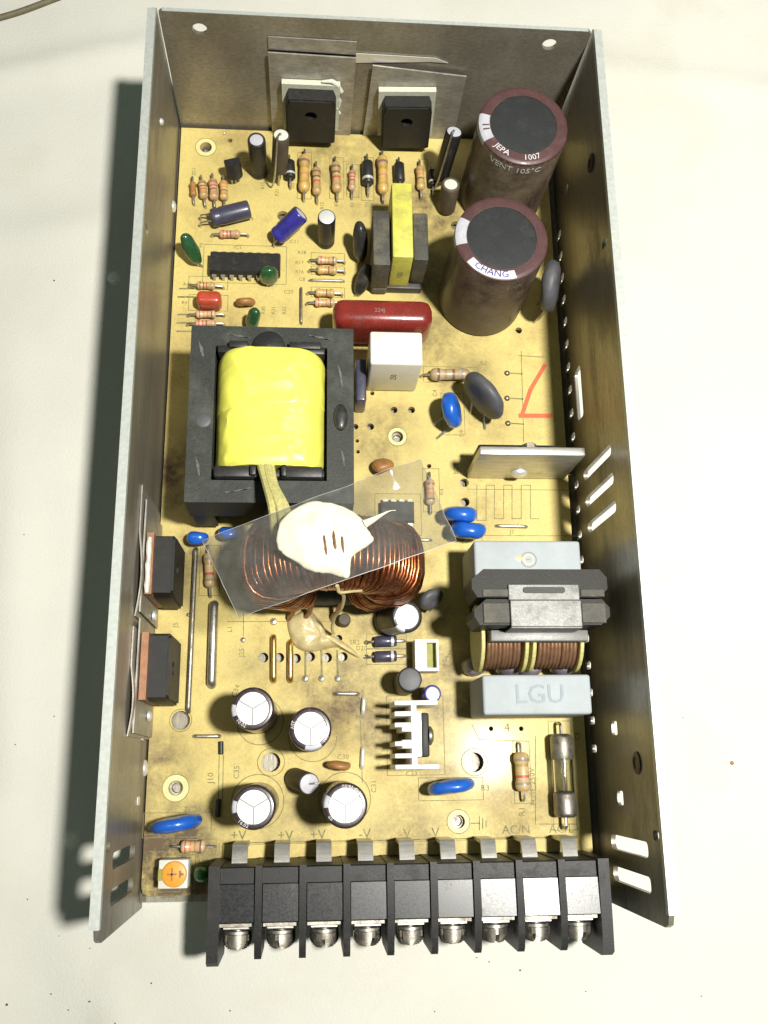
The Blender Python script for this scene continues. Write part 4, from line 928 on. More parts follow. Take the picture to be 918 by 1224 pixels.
# two parts lying over
def lying(a, c, r, m, label, sm, sa):
    return electro('electrolytic_capacitor', a, c, r, m, label, disc=.7, vent=False, stripe=sa, stripe_w=60, stripe_m=sm)
o, F, h = lying((-44.51, 74.16, 8), (-34.11, 77.48, 8), 2.55, 'sleeve_slate', 'slate blue capacitor lying on its side in the rear left corner', 'stripe_slate', 0)
for s_ in (-1, 1):
    a = Vector((-44.51, 74.16, 8)); b = MB(); b.tube(catmull([a + Vector((.3, s_ * .9, 0)), a + Vector((-1.5, s_ * 1.1, .1)), a + Vector((-3.2, s_ * 1.2, -.8)), a + Vector((-3.3, s_ * .9, -3.4))], 5, False), .25, 6); b.build('lead', 'tin', o)
o, F, h = lying((-26.22, 68.99, 8), (-19.43, 73.16, 13.5), 2.6, 'sleeve_blue', 'bright blue capacitor leaning over behind the integrated circuit', 'sleeve_slate', 40)
for s_ in (-1, 1):
    a = Vector((-26.22, 68.99, 8)); b = MB(); b.tube([a + Vector((.3, s_ * .8, 0)), a + Vector((-.8, s_ * .9 - .6, -.8)), a + Vector((-.9, s_ * .9 - .8, -3.4))], .25, 6); b.build('lead', 'tin', o)
# standing axial parts by the back wall
def standing(foot, top, z0, r, m, top_m, label, name='axial_capacitor'):
    f = Vector(foot); t = Vector(top); k = (z0 - ZP) / (t.z - ZP); a = f + (t - f) * k
    o, F, h = electro(name, a, t, r, m, label, disc=.86, vent=False, top_m=top_m, crimp=False)
    b = MB(); b.tube([a + Vector((0, 0, .3)), (a + f) / 2, Vector((f.x, f.y, ZP - .5))], .3, 7); b.build('lead', 'tin', o)
    d = Vector((-1.2, -r - .6, 0))
    b = MB(); b.tube(catmull([t, t + Vector((-.4, -.6, 1.0)), t + Vector((-1.0, -r - .2, .3)), a + d + Vector((0, 0, 1)), Vector((f.x - 2.0, f.y - .4, ZP - .5))], 5, False), .28, 7); b.build('lead', 'tin', o)
    return o
standing((-26.15, 87.39, 5), (-24.89, 89.54, 25), 11.5, 2.25, 'sleeve_grey', 'white_plastic', 'standing grey axial part with white end by the left back transistor')
standing((20.15, 88.69, 5), (22.22, 92.75, 25), 9, 2.3, 'sleeve_black', 'stripe', 'standing black axial part with pale end by the right back transistor')

# ------------------------------------------------------------------ resistors, diodes
rows = [
 ((-47.88, 86.79, 7), (-46.97, 81.41, 7), 1.25, 'band_a', 'short tan resistor, left of three by the corner mounting hole'),
 ((-44.84, 87.46, 7), (-44.14, 80.98, 7), 1.3, 'band_b', 'short pink resistor, middle of three by the corner mounting hole'),
 ((-41.75, 87.04, 7), (-41.33, 81.08, 7), 1.25, 'band_c', 'short tan resistor, right of three by the corner mounting hole'),
 ((-42.38, 70.09, 7), (-36.56, 70.30, 7), 1.15, 'band_b', 'banded resistor just in front of the lying slate capacitor'),
 ((-48.02, 54.06, 7), (-42.99, 53.96, 7), 1.1, 'band_a', 'banded resistor between the integrated circuit and red capacitor'),
 ((-47.90, 45.20, 7), (-42.47, 45.35, 7), 1.1, 'band_e', 'banded resistor in front of the small red capacitor'),
 ((-48.02, 42.44, 7), (-42.38, 42.59, 7), 1.1, 'band_b', 'banded resistor half hidden behind the transformer core'),
 ((-14.93, 62.86, 7), (-9.29, 62.78, 7), 1.15, 'band_e', 'rearmost banded resistor in the stack left of the drive transformer'),
 ((-14.91, 59.72, 7), (-9.29, 59.64, 7), 1.25, 'band_c', 'second banded resistor in the stack left of the drive transformer'),
 ((-15.33, 52.72, 7), (-9.98, 52.61, 7), 1.2, 'band_c', 'third banded resistor in the stack, behind the red capacitor'),
 ((-15.54, 49.64, 7), (-9.98, 49.79, 7), 1.15, 'band_e', 'frontmost banded resistor in the stack beside the red capacitor'),
 ((-18.76, 96.30, 7), (-18.77, 84.41, 7), 1.62, 'band_d', 'large tan resistor, leftmost of the rear row'),
 ((-15.35, 92.54, 7), (-15.05, 83.74, 7), 1.3, 'band_a', 'tan resistor second in the rear row'),
 ((-9.79, 94.45, 7), (-9.30, 84.78, 7), 1.4, 'band_a', 'tan resistor third in the rear row'),
 ((-4.94, 92.14, 7), (-4.97, 85.78, 7), 1.05, 'band_b', 'small pink resistor in the middle of the rear row'),
 ((3.87, 97.00, 7), (3.97, 84.76, 7), 1.6, 'band_d', 'large orange tan resistor behind the drive transformer'),
 ((14.87, 94.38, 7), (15.06, 86.58, 7), 1.25, 'band_c', 'orange resistor right of the yellow drive transformer'),
 ((16.16, 28.55, 7), (27.05, 28.78, 7), 1.75, 'band_g', 'thick brown resistor behind the blue disc capacitor'),
 ((15.40, -1.41, 7), (15.44, -8.33, 7), 1.25, 'band_e', 'resistor beside the small chip under the film edge'),
 ((-42.12, -21.70, 7), (-41.38, -30.58, 7), 1.35, 'band_f', 'pale resistor with red band at the left edge of the film'),
 ((-46.02, -92.47, 7), (-40.17, -92.58, 7), 1.5, 'band_e', 'orange banded resistor behind the trimmer'),
 ((36.17, -71.86, 7), (36.42, -81.21, 7), 1.95, 'band_f', 'tan resistor with red band beside the glass fuse'),
]
for a, c, r_, m, l in rows: resistor(a, c, r_, m, l)
resistor((-50.45, 86.42, 7), (-50.04, 82.10, 7), .95, 'brown_dip', 'tiny brown glass diode in the rear left corner', 'diode')
resistor((-23.07, 94.16, 7), (-22.76, 88.64, 7), 1.5, 'epoxy', 'black diode beside the standing grey axial part', 'diode', 2.4, False, band=.78)
resistor((-0.55, 94.84, 7), (-0.36, 87.62, 7), 1.6, 'epoxy_dark', 'black diode with silver band in the rear resistor row', 'diode', 3.0, False, band=.8)
resistor((8.74, 94.68, 7), (8.89, 88.82, 7), 1.5, 'epoxy_dark', 'black diode just behind the yellow drive transformer', 'diode', 2.4, False)
resistor((18.52, 92.85, 7), (18.64, 87.83, 7), 1.3, 'epoxy', 'black diode at the foot of the standing black axial part', 'diode', 2.0, False, band=.75)
resistor((0.26, -44.42, 7), (5.78, -44.23, 7), 1.4, 'sleeve_slate', 'rear one of two dark diodes beside the white connector', 'diode', 2.2, False, band=.8)
resistor((0.22, -48.20, 7), (5.72, -48.02, 7), 1.4, 'sleeve_slate', 'front one of two dark diodes beside the white connector', 'diode', 2.2, False, band=.8)

# fuse
fa, fb_ = Vector((46.26, -67.58, 9)), Vector((46.26, -87.33, 9)); fa.z = fb_.z = ZP + 3.6; u = (fb_ - fa).normalized(); Lf = (fb_ - fa).length
fz = tag(empty('fuse', ((fa.x + fb_.x) / 2, (fa.y + fb_.y) / 2, ZP), R), 'glass tube fuse with metal end caps beside the side wall')
b = MB(); b.M = b.frame(fa, fb_); b.lathe([(2.55, 4.8), (2.55, Lf - 4.8), (2.1, Lf - 4.8), (2.1, 4.8), (2.55, 4.8)], 28, False); b.build('tube', 'glass', fz)
for s0, s1 in ((0, 6.2), (Lf - 6.2, Lf)):
    b = MB(); b.M = b.frame(fa, fb_); b.lathe([(.001, s0), (1.6, s0), (2.6, s0 + .6), (2.78, s0 + 1), (2.78, s1 - 1.0), (2.68, s1 - .5), (2.1, s1), (.001, s1)] if s0 else [(.001, s0), (1.6, s0), (2.4, s0 + .4), (2.78, s0 + 1), (2.78, s1 - .3), (2.6, s1), (.001, s1)], 28, False); b.build('end_cap', 'steel', fz)
b = MB(); b.tube([fa + u * 5.5, (fa + fb_) / 2 + Vector((0, 0, -.3)), fb_ - u * 5.5], .14, 6); b.build('fuse_wire', 'tin', fz)
for e, s_ in ((fa, -1), (fb_, 1)):
    b = MB(); lead(b, e, (e.x + u.x * s_ * 2.6, e.y + u.y * s_ * 2.6, ZP), .42); b.build('lead', 'tin', fz)

# ------------------------------------------------------------------ dipped disc capacitors and thermistors
disc_cap((21.05, 16.42, 12), 4.9, 2.1, 8, 22, 'blue_dip', 'blue disc capacitor beside the white box capacitor', (17.61, 12.77, 5))
disc_cap((29.37, 19.82, 14), 7.2, 2.1, 218, 0, 'grey_dip', 'large slate grey disc leaning beside the blue disc', (29.24, 16.11, 5), 'thermistor')
disc_cap((48.26, 50.42, 18), 7.0, 2.3, -12, 14, 'grey_dip', 'grey oval disc between large capacitor and side wall', (47.10, 48.77, 5), 'thermistor')
disc_cap((22.49, -12.08, 11), 4.6, 2.0, 88, 14, 'blue_dip', 'rear one of the blue disc pair at the film corner', (20.25, -13.48, 5))
disc_cap((24.31, -16.31, 11), 4.6, 2.1, 86, 14, 'blue_dip', 'front one of the blue disc pair at the film corner', (22.11, -18.02, 5))
disc_cap((17.97, -79.67, 11), 5.7, 1.65, 98, 0, 'blue_dip', 'thin blue disc capacitor in front of the finned heat sink', (19.03, -80.62, 5))
disc_cap((-46.68, -87.16, 11), 6.0, 1.7, 99, 0, 'blue_dip', 'thin blue disc capacitor near the trimmer corner', (-46.89, -87.33, 5))
disc_cap((-44.77, -18.24, 9), 2.8, 1.5, 85, 20, 'blue_dip', 'small blue disc partly under the film left corner', (-44.77, -18.84, 5))
disc_cap((-36.81, -16.88, 9), 2.8, 1.4, 85, 20, 'blue_dip', 'small blue disc seen through the film beside the toroid', (-36.69, -17.46, 5))
disc_cap((-8.85, -74.49, 8), 3.0, 1.0, 86, 5, 'brown_dip', 'flat brown ceramic capacitor behind an output capacitor', (-9.37, -75.09, 5))
disc_cap((-34.58, 48.84, 7.5), 2.6, 1.0, 95, 20, 'brown_dip', 'flat brown ceramic capacitor behind the transformer', (-34.51, 48.87, 5))
disc_cap((2.65, 2.07, 8), 2.9, 1.2, 100, 40, 'brown_dip', 'brown ceramic capacitor at the upper film edge', (3.11, 2.10, 5))
disc_cap((14.14, -34.38, 12), 3.3, 1.3, -58, 30, 'grey_dip', 'dark grey half hidden disc behind the leaning silver top capacitor', (15.22, -35.37, 5))
def dip(a, c, r1, r2, m, label, foot, yaw=0, name='dipped_capacitor'):
    """dipped lozenge whose long axis runs from a (lower end) to c"""
    a, c = Vector(a), Vector(c); b = MB(); q = (c - a).to_track_quat('Z', 'Y').to_matrix().to_4x4()
    b.M = Matrix.Translation((a + c) / 2) @ q @ Matrix.Rotation(math.radians(yaw), 4, 'Z')
    h = (c - a).length / 2
    b.ellipsoid((0, 0, 0), (r1, r2, h), 24, 16, .8); b.jitter(.3, .4); o = tag(b.build(name, m, R, (a + c) / 2, 60), label)
    for s_ in (-1, 1):
        w = MB(); v = b.M @ Vector((s_ * r1 * .4, 0, -h * .85)); f = Vector((foot[0] + .9 * s_, foot[1], ZP - .5))
        w.tube([v, (v * .35 + f * .65) + Vector((0, 0, .5)), f], .27, 6); w.build('lead', 'tin', o)
    return o
dip((-47.65, 60.79, 6.5), (-51.16, 64.93, 14.5), 2.0, 1.6, 'green_dip', 'dark green dipped capacitor leaning by the left wall', (-47.34, 60.62, 5))
dip((-28.14, 55.72, 6), (-28.35, 56.69, 12.5), 2.6, 1.8, 'green_dip', 'dark green dipped capacitor against the integrated circuit', (-28.18, 55.23, 5))
dip((-33.12, 41.32, 6), (-31.17, 43.82, 13.5), 1.9, 1.5, 'green_dip', 'dark green dipped capacitor behind the transformer core', (-33.19, 41.80, 5))
dip((-2.64, 63.31, 6), (-3.42, 68.67, 17), 2.1, 2.4, 'black_dip', 'black dipped capacitor left of the drive transformer', (-2.58, 63.35, 5))
dip((-3.64, 52.82, 6), (-0.77, 57.76, 13.5), 1.9, 1.4, 'black_dip', 'black flat part leaning behind the red film capacitor', (-3.82, 52.82, 5))
b = MB(); a = (-47.47, 50.41, 10.5); c = (-41.17, 47.15, 7); b.box((a[0], a[1] - 3.9, 5.6), (a[0] + 6.6, a[1], 11.2), 1.3, 4); tag(b.build('film_capacitor', 'red_small', R, (a[0] + 3, a[1] - 2, 5.6), 60), 'small glossy red capacitor in front of the integrated circuit')
# dark part standing in the shadow between transformer and white box
b = MB(); p = (-2.97, 24.79, 8); b.box((p[0] - 1.6, p[1] - 7, 5), (p[0] + 1.2, p[1] + 5, 14), .6, 3); tag(b.build('film_capacitor', 'sleeve_slate', R, (p[0], p[1], 5)), 'dark blue block in shadow between transformer and white box')

# ------------------------------------------------------------------ small transistors and integrated circuits
def to92(c, yaw, label, lean=0, sc=1.):
    c = Vector(c); b = MB(); b.M = Matrix.Translation(c) @ Matrix.Rotation(math.radians(yaw), 4, 'Z') @ Matrix.Rotation(math.radians(lean), 4, 'X')
    poly = [(2.3 * sc * math.cos(math.radians(a)), 2.3 * sc * math.sin(math.radians(a))) for a in range(-35, 216, 12)]
    b.prism(poly, -2.4 * sc, 2.4 * sc); o = tag(b.build('transistor', 'epoxy_dark', R, c), label)
    for k in (-1, 0, 1):
        w = MB(); v = b.M @ Vector((k * 1.2, .3, -2.3 * sc)); w.tube([v, Vector((v.x + k * .2, v.y - .3, ZP - .5))], .28, 6); w.build('leg', 'tin', o)
    return o
to92((-38.74, 89.17, 10), 200, 'small black plastic transistor near the rear left corner', 18)
def chip(x0, x1, y0, y1, z1, npin, label, mname='epoxy'):
    b = MB(); zz = ZP + .7
    b.add([(x0 + .2, y0 + .3, zz), (x1 - .2, y0 + .3, zz), (x1 - .2, y1 - .3, zz), (x0 + .2, y1 - .3, zz), (x0, y0, (zz + z1) / 2), (x1, y0, (zz + z1) / 2), (x1, y1, (zz + z1) / 2), (x0, y1, (zz + z1) / 2),
           (x0 + .2, y0 + .35, z1), (x1 - .2, y0 + .35, z1), (x1 - .2, y1 - .35, z1), (x0 + .2, y1 - .35, z1)],
          [(3, 2, 1, 0), (8, 9, 10, 11)] + [(i, (i + 1) % 4, 4 + (i + 1) % 4, 4 + i) for i in range(4)] + [(4 + i, 4 + (i + 1) % 4, 8 + (i + 1) % 4, 8 + i) for i in range(4)])
    o = tag(b.build('integrated_circuit', mname, R, ((x0 + x1) / 2, (y0 + y1) / 2, ZP), 20), label)
    b = MB(); b.M = Matrix.Translation((x0 + .9, (y0 + y1) / 2, z1)); b.lathe([(.7, 0), (.7, .02), (.001, .02)], 14, False); b.build('notch', 'epoxy_dark', o)
    for k in range(npin):
        x = x0 + (x1 - x0) * (k + .5) / npin
        for yy, s_ in ((y0, -1), (y1, 1)):
            w = MB(); w.box((x - .6, min(yy, yy + s_ * .75), ZP + 1.9), (x + .6, max(yy, yy + s_ * .75), ZP + 2.25)); w.box((x - .35, min(yy + s_ * .45, yy + s_ * .78), ZP - .4), (x + .35, max(yy + s_ * .45, yy + s_ * .78), ZP + 1.9)); w.build('pin', 'tin', o)
    return o
a = (-44.55, 63.62, 8.5); c = (-25.09, 57.78, 8.5)
chip(a[0], c[0], c[1] - .6, a[1], 8.8, 8, 'long black sixteen pin integrated circuit in the rear left area')
a = (2.28, -7.73, 8.5); c = (10.95, -13.53, 8.5)
chip(a[0], c[0], c[1], a[1], 8.6, 4, 'small black eight pin chip seen through the clear film')

# ------------------------------------------------------------------ jumper wires, solder pads
jumper((-45.45, -20.40, 6), (-45.68, -61.16, 6), .62, 'steel', 'long thin bare jumper wire beside the left wall', .5)
jumper((-40.29, -34.68, 6), (-40.22, -54.72, 6), 1.15, 'tin', 'thick bright jumper wire behind the output capacitors', .3)
jumper((-25.21, -42.96, 6), (-25.02, -53.79, 6), .78, 'brass', 'left one of two thick brassy jumper wires under the toroid', .2)
jumper((-21.00, -44.24, 6), (-20.87, -53.81, 6), .78, 'brass', 'right one of two thick brassy jumper wires under the toroid', .2)
jumper((-16.99, 57.09, 6), (-7.38, 57.12, 6), .38, 'tin', 'thin bright jumper wire among the stacked resistors', .3)
jumper((-19.30, 54.69, 6), (-19.19, 43.94, 6), .38, 'steel', 'thin jumper wire left of the stacked resistors', .3)
jumper((11.36, -17.64, 6), (15.55, -17.62, 6), .4, 'tin', 'short bright jumper wire right of the toroid', .2)
jumper((33.06, -13.65, 6), (41.15, -13.82, 6), .45, 'tin', 'bright jumper wire beside the printed zigzag', .2)
jumper((-44.02, -67.17, 6), (-37.97, -67.23, 6), .5, 'tin', 'short jumper wire in front of the left wall transistor', .2)
jumper((-9.83, -57.17, 6), (-3.98, -57.22, 6), .5, 'tin', 'short bright jumper wire behind an output capacitor', .2)
jumper((-2.53, -58.25, 6), (-2.76, -61.93, 6), .55, 'bright_metal', 'short rear jumper wire left of the finned heat sink', .2)
jumper((-2.82, -70.40, 6), (-3.05, -75.16, 6), .55, 'bright_metal', 'short front jumper wire left of the finned heat sink', .2)
for a, c, l in (((-37.53, -68.42, 6), (-37.42, -71.58, 6), 'small black bead at the rear end of the thin link'), ((-37.69, -81.89, 6), (-37.75, -86.09, 6), 'small black bead at the front end of the thin link')):
    b = MB(); b.cyl((a[0], a[1], ZP + .6), (c[0], c[1], ZP + .6), .62, n=12, bev=.15); tag(b.build('bead', 'epoxy_dark', R, a), l)
for p, r_ in (((-17.14, -53.34, 5), .85), ((-13.06, -53.36, 5), .85), ((-9.03, -53.38, 5), .85), ((-25.32, -39.01, 5), .95), ((-32.89, -43.66, 5), .7), ((38.03, 30.37, 5), .55), ((37.68, 22.89, 5), .55), ((37.57, 15.52, 5), .55), ((-46.78, -37.29, 5), .5), ((-42.22, 104.05, 5), .4)):
    b = MB(); b.M = Matrix.Translation((p[0], p[1], ZP - .2)); b.lathe([(r_, 0), (r_, .3), (r_ * .75, .75), (.001, .95)], 14, False); b.build('solder_pin', 'tin', R, (p[0], p[1], ZP))

# ------------------------------------------------------------------ trimmer, indicator lamp, connector
a = (-50.33, -94.97, 11); c = (-43.60, -101.24, 11)
tm = MB(); tm.box((a[0], c[1], ZP + .2), (c[0], a[1], 11), .25, 2); tmo = tag(tm.build('trimmer', 'white_plastic', R, ((a[0] + c[0]) / 2, (a[1] + c[1]) / 2, ZP)), 'white square trimmer with orange slotted knob')
cx, cyy = (a[0] + c[0]) / 2 + .25, (a[1] + c[1]) / 2
b = MB(); b.M = Matrix.Translation((cx, cyy, 11)); b.lathe([(2.72, -.1), (2.72, .35), (2.5, .45), (.001, .45)], 26, False); b.build('knob', 'orange', tmo)
b = MB(); b.M = Matrix.Translation((cx, cyy, 11)); b.lathe([(2.75, .0), (2.75, .06), (2.9, .06), (2.9, 0)], 26, False); b.build('knob_gap', 'brown_dip', tmo)
b = MB(); b.box((cx - 1.6, cyy - .2, 11.4), (cx + .6, cyy + .2, 11.5)); b.box((cx - .7, cyy - 1.4, 11.4), (cx - .3, cyy + 1.4, 11.5)); b.build('slot', 'brown_dip', tmo)
b = MB(); b.box((cx + 1.1, cyy - .8, 11.4), (cx + 1.6, cyy + .8, 11.52)); b.box((cx + 1.5, cyy - .3, 11.4), (cx + 2.2, cyy + .3, 11.52)); b.build('arrow', 'brown_dip', tmo)
b = MB(); b.box((a[0] - .05, cyy - 1.4, 10.2), (a[0] + .9, cyy + 1.2, 11.08)); b.build('wiper', 'dark_slot', tmo)
p = (-40.88, -98.71, 10); b = MB(); b.M = Matrix.Translation((p[0], p[1], ZP)); b.lathe([(2.0, 0), (2.0, .9), (1.65, .95), (1.65, 3.6), (1.2, 4.7), (.5, 5.2), (.001, 5.3)], 22, False); tag(b.build('indicator_lamp', 'green_lens', R, p), 'small unlit green indicator lamp beside the trimmer')
a = (9.91, -44.45, 12); c = (15.76, -52.30, 12)
cn = tag(empty('connector', ((a[0] + c[0]) / 2, (a[1] + c[1]) / 2, ZP), R), 'small white open topped plug connector')
b = MB(); x0, x1, y0, y1 = a[0], c[0], c[1], a[1]
b.prism([(x0, y0), (x1, y0), (x1, y1), (x0, y1)], ZP, 11.8, [[(x0 + .7, y0 + .8), (x1 - .5, y0 + .8), (x1 - .5, y1 - .8), (x0 + .7, y1 - .8)]]); b.build('housing', 'white_plastic', cn, None, 20)
b = MB(); b.box((x0 + .72, y0 + .82, ZP), (x0 + 3.0, y1 - .82, 10.6)); b.build('insert', 'white_plastic', cn)
b = MB(); b.box((x0 + 3.0, y0 + .82, ZP), (x1 - .52, y1 - .82, 9.0)); b.build('floor', 'dark_slot', cn)
for k in (.36, .66):
    b = MB(); y = y0 + (y1 - y0) * k; b.box((x0 + 1.6, y - .3, 10.4), (x0 + 2.3, y + .3, 10.75)); b.build('pin', 'tin', cn)

# ------------------------------------------------------------------ finned heat sink and its transistor
hs = tag(empty('heat_sink', (5, -66, ZP), R), 'white finned aluminium heat sink seen from above')
z1 = 20.5
pa = (7.65, -60.65, 20.5); pb = (7.37, -74.86, 20.5); hx = pa[0]
b = MB(); b.box((hx, pb[1], ZP + .6), (hx + 1.35, pa[1], z1), .2, 1); b.build('spine', 'sink', hs)
ys = [(3.51, -60.42, 20.5)[1], (3.48, -62.92, 20.5)[1], (3.44, -65.49, 20.5)[1], (3.37, -69.75, 20.5)[1], (3.33, -72.49, 20.5)[1], (3.29, -74.99, 20.5)[1]]
for i, y in enumerate(ys):
    xl = hx - 3.9; xr = hx + (6.4 if i in (0, 5) else .05)
    b = MB(); b.box((xl, y - .55, ZP + .6), (xr, y + .55, z1 + (.02 if i in (0, 5) else 0)), .25, 2); b.build('fin', 'sink', hs)
y = (3.40, -67.87, 20.5)[1]; b = MB(); b.box((hx - 2.2, y - 3.0, ZP + .6), (hx + .05, y - 1.0, z1 - .05), .2, 1); b.box((hx - 2.2, y + .8, ZP + .6), (hx + .05, y + 2.7, z1 - .05), .2, 1); b.build('boss', 'sink', hs)
b = MB(); ym = (ys[2] + ys[3]) / 2; b.box((hx + 1.4, ym - 5, 8), (hx + 2.5, ym + 5.2, 19.2)); tr_ = tag(b.build('transistor', 'plate', R, (hx + 2, ym, ZP)), 'black transistor fixed to the finned heat sink')
b = MB(); b.box((hx + 2.5, ym - 5.2, 8), (hx + 4.6, ym + 5.0, 17.5), .5, 2); b.build('body', 'epoxy', tr_)
b = MB(); b.M = Matrix.Translation((hx + 4.5, ym - .3, 16.3)) @ Matrix.Rotation(math.pi / 2, 4, 'Y'); b.lathe([(2.3, 0), (2.2, .6), (1.4, 1.1), (.001, 1.3)], 18, False); b.build('screw', 'steel', tr_)

# ------------------------------------------------------------------ plate heat sink with rectifier
a = (25.64, -0.45, 5); c = (54.51, -0.60, 5)
ps = tag(empty('plate_heat_sink', ((a[0] + c[0]) / 2, a[1], ZP), R), 'flat aluminium plate heat sink standing beside the side wall')
b = MB(); b.box((a[0], a[1], ZP + .3), (a[0] + 26.6, a[1] + 2.1, 25.6), .25, 2); b.build('plate', 'plate', ps)
xm = (38.49, -0.33, 14)[0]
b = MB(); b.M = Matrix.Translation((xm, a[1], 11.2)) @ Matrix.Rotation(math.pi / 2, 4, 'X'); b.lathe([(2.2, 0), (2.1, .6), (1.4, 1.2), (.001, 1.4)], 20, False); b.build('screw', 'bright_metal', ps)
rc = MB(); rc.box((a[0] + .8, a[1] + 2.15, ZP + 2), (a[0] + 22, a[1] + 5.0, 19), .5, 2); rco = tag(rc.build('rectifier', 'epoxy', R, (xm, a[1] + 4, ZP)), 'black rectifier block bolted behind the plate heat sink')
b = MB(); b.M = Matrix.Translation((xm + .2, a[1] + 2.2, 23)) @ Matrix.Rotation(-math.pi / 2, 4, 'X'); b.lathe([(1.9, 0), (1.9, 1.3), (1.2, 1.6), (.001, 1.6)], 6, False); b.build('nut', 'steel', rco)

# ------------------------------------------------------------------ power transistors on the back wall
def wall_back(x, z, y, roll=0): return Matrix.Translation((x, y, z)) @ BACK @ Matrix.Rotation(math.radians(roll), 4, 'Z')
t1 = transistor(wall_back(-17.0, 8.6, 105.0), 13.8, 17.6, 5.6, 'epoxy', 'paste', 'left black power transistor clamped to the back wall', tabx=1.0)
t2 = transistor(wall_back(10.4, 7.6, 105.0, 3), 13.8, 17.6, 5.6, 'epoxy', 'paste', 'right black power transistor clamped to the back wall', tabx=1.0)
b = MB(); b.M = wall_back(0, 0, 105.4); b.prism([(-28.3, 5.5), (-5.4, 5.0), (-5.2, 36.4), (-28.2, 37.0)], -.15, .25); b.build('insulator_sheet', 'sheet', t1)
b = MB(); b.M = wall_back(0, 0, 106.2); b.prism([(-28.1, 37.2), (-5.2, 36.6), (-5.2, 41.2), (-28.0, 41.6)], -.1, .15); b.build('insulator_sheet', 'sheet', t1)
b = MB(); b.M = wall_back(0, 0, 105.4); b.prism([(-1.6, 5.0), (25.2, 4.4), (25.0, 31.4), (-.6, 34.0)], -.15, .25); b.build('insulator_sheet', 'sheet', t2)
b = MB(); b.M = wall_back(0, 0, 106.3); b.prism([(-5.2, 33.6), (15, 35.2), (19.5, 35.0), (16, 36.6), (-5.2, 37.0)], -.05, .1); b.build('painted_glint', 'bright_metal', t2)  # bright strip added as a painted reflection on the back wall
b = MB(); b.M = wall_back(0, 0, 104.0)
pts = [(-9.3 + .5 * math.sin(i * 1.7), 26.5 - i * 1.3) for i in range(9)]
b.tube([(x, z, 0) for x, z in [(-14, 28.6), (-11.4, 28.9), (-9.8, 27.6)] + pts], [.3, .6, .75] + [.55 + .25 * math.sin(i * 2.3) for i in range(9)], 8); b.build('paste', 'white_plastic', t1)

# ------------------------------------------------------------------ rectifier packages on the left wall
def wall_left(y, z, x): return Matrix.Translation((x, y, z)) @ Matrix(((0, 0, 1, 0), (1, 0, 0, 0), (0, 1, 0, 0), (0, 0, 0, 1)))
for (ya, yb, l1) in ((-21.5, -36.3, 'rear black package with copper tab clamped to the left wall'), (-44.6, -60.0, 'front black package with copper tab clamped to the left wall')):
    t_ = transistor(wall_left((ya + yb) / 2, 8.5, -53.9), abs(ya - yb), 18.5, 6.2, 'epoxy', 'copper_tab', l1)
    s_ = MB(); ym = (ya + yb) / 2
    e = -67.4 if ya < -40 else -40.8; st = -42.4 if ya < -40 else -14.5
    s_.M = wall_left(0, 0, -54.4); s_.prism([(e, 5.3), (st, 5.6), (st + .6, 29.4), (e + .4, 30.2)], -.15, .2, []); s_.build('insulator_sheet', 'sheet', t_)
    if ya > -40:
        s2 = MB(); s2.tube([( -53.2, ym - 7 + i * 1.6, 29.3 + .5 * math.sin(i * 2.1)) for i in range(9)], [.4 + .25 * abs(math.sin(i * 1.9)) for i in range(9)], 7); s2.build('paste', 'white_plastic', t_)
    sc = MB(); sc.M = Matrix.Translation((-54, yb - 2.6, 14)) @ Matrix.Rotation(math.pi / 2, 4, 'Y'); sc.lathe([(1.3, 0), (1.2, .6), (.7, .9), (.001, .9)], 14, False); sc.build('screw', 'bright_metal', t_)
# bowed outer clamp sheets along the left wall
b = MB(); b.M = wall_left(0, 0, 0)
for (u0, u1, bow, zt) in ((-41.6, -11, .9, 31.5), (-67.8, -44, .8, 32.5)):
    vs = []; n_ = 14
    for i in range(n_ + 1):
        t = i / n_; u_ = u0 + (u1 - u0) * t
        x = -55.3 + bow * math.sin(math.pi * min(1, t * 1.6)) * (1 if t < .62 else .4)
        vs += [(x, u_, 5.3), (x + .3, u_, 5.3), (x, u_, zt), (x + .3, u_, zt)]
    fs = []
    for i in range(n_):
        p_ = i * 4; q_ = p_ + 4
        fs += [(p_, q_, q_ + 2, p_ + 2), (p_ + 1, p_ + 3, q_ + 3, q_ + 1), (p_ + 2, q_ + 2, q_ + 3, p_ + 3), (p_, p_ + 1, q_ + 1, q_)]
    fs += [(0, 2, 3, 1), (n_ * 4, n_ * 4 + 1, n_ * 4 + 3, n_ * 4 + 2)]
    k = MB(); k.add(vs, fs); tag(k.build('clamp_sheet', 'sheet', left, (-55, (u0 + u1) / 2, 5)), 'thin bowed metal sheet against the left wall')

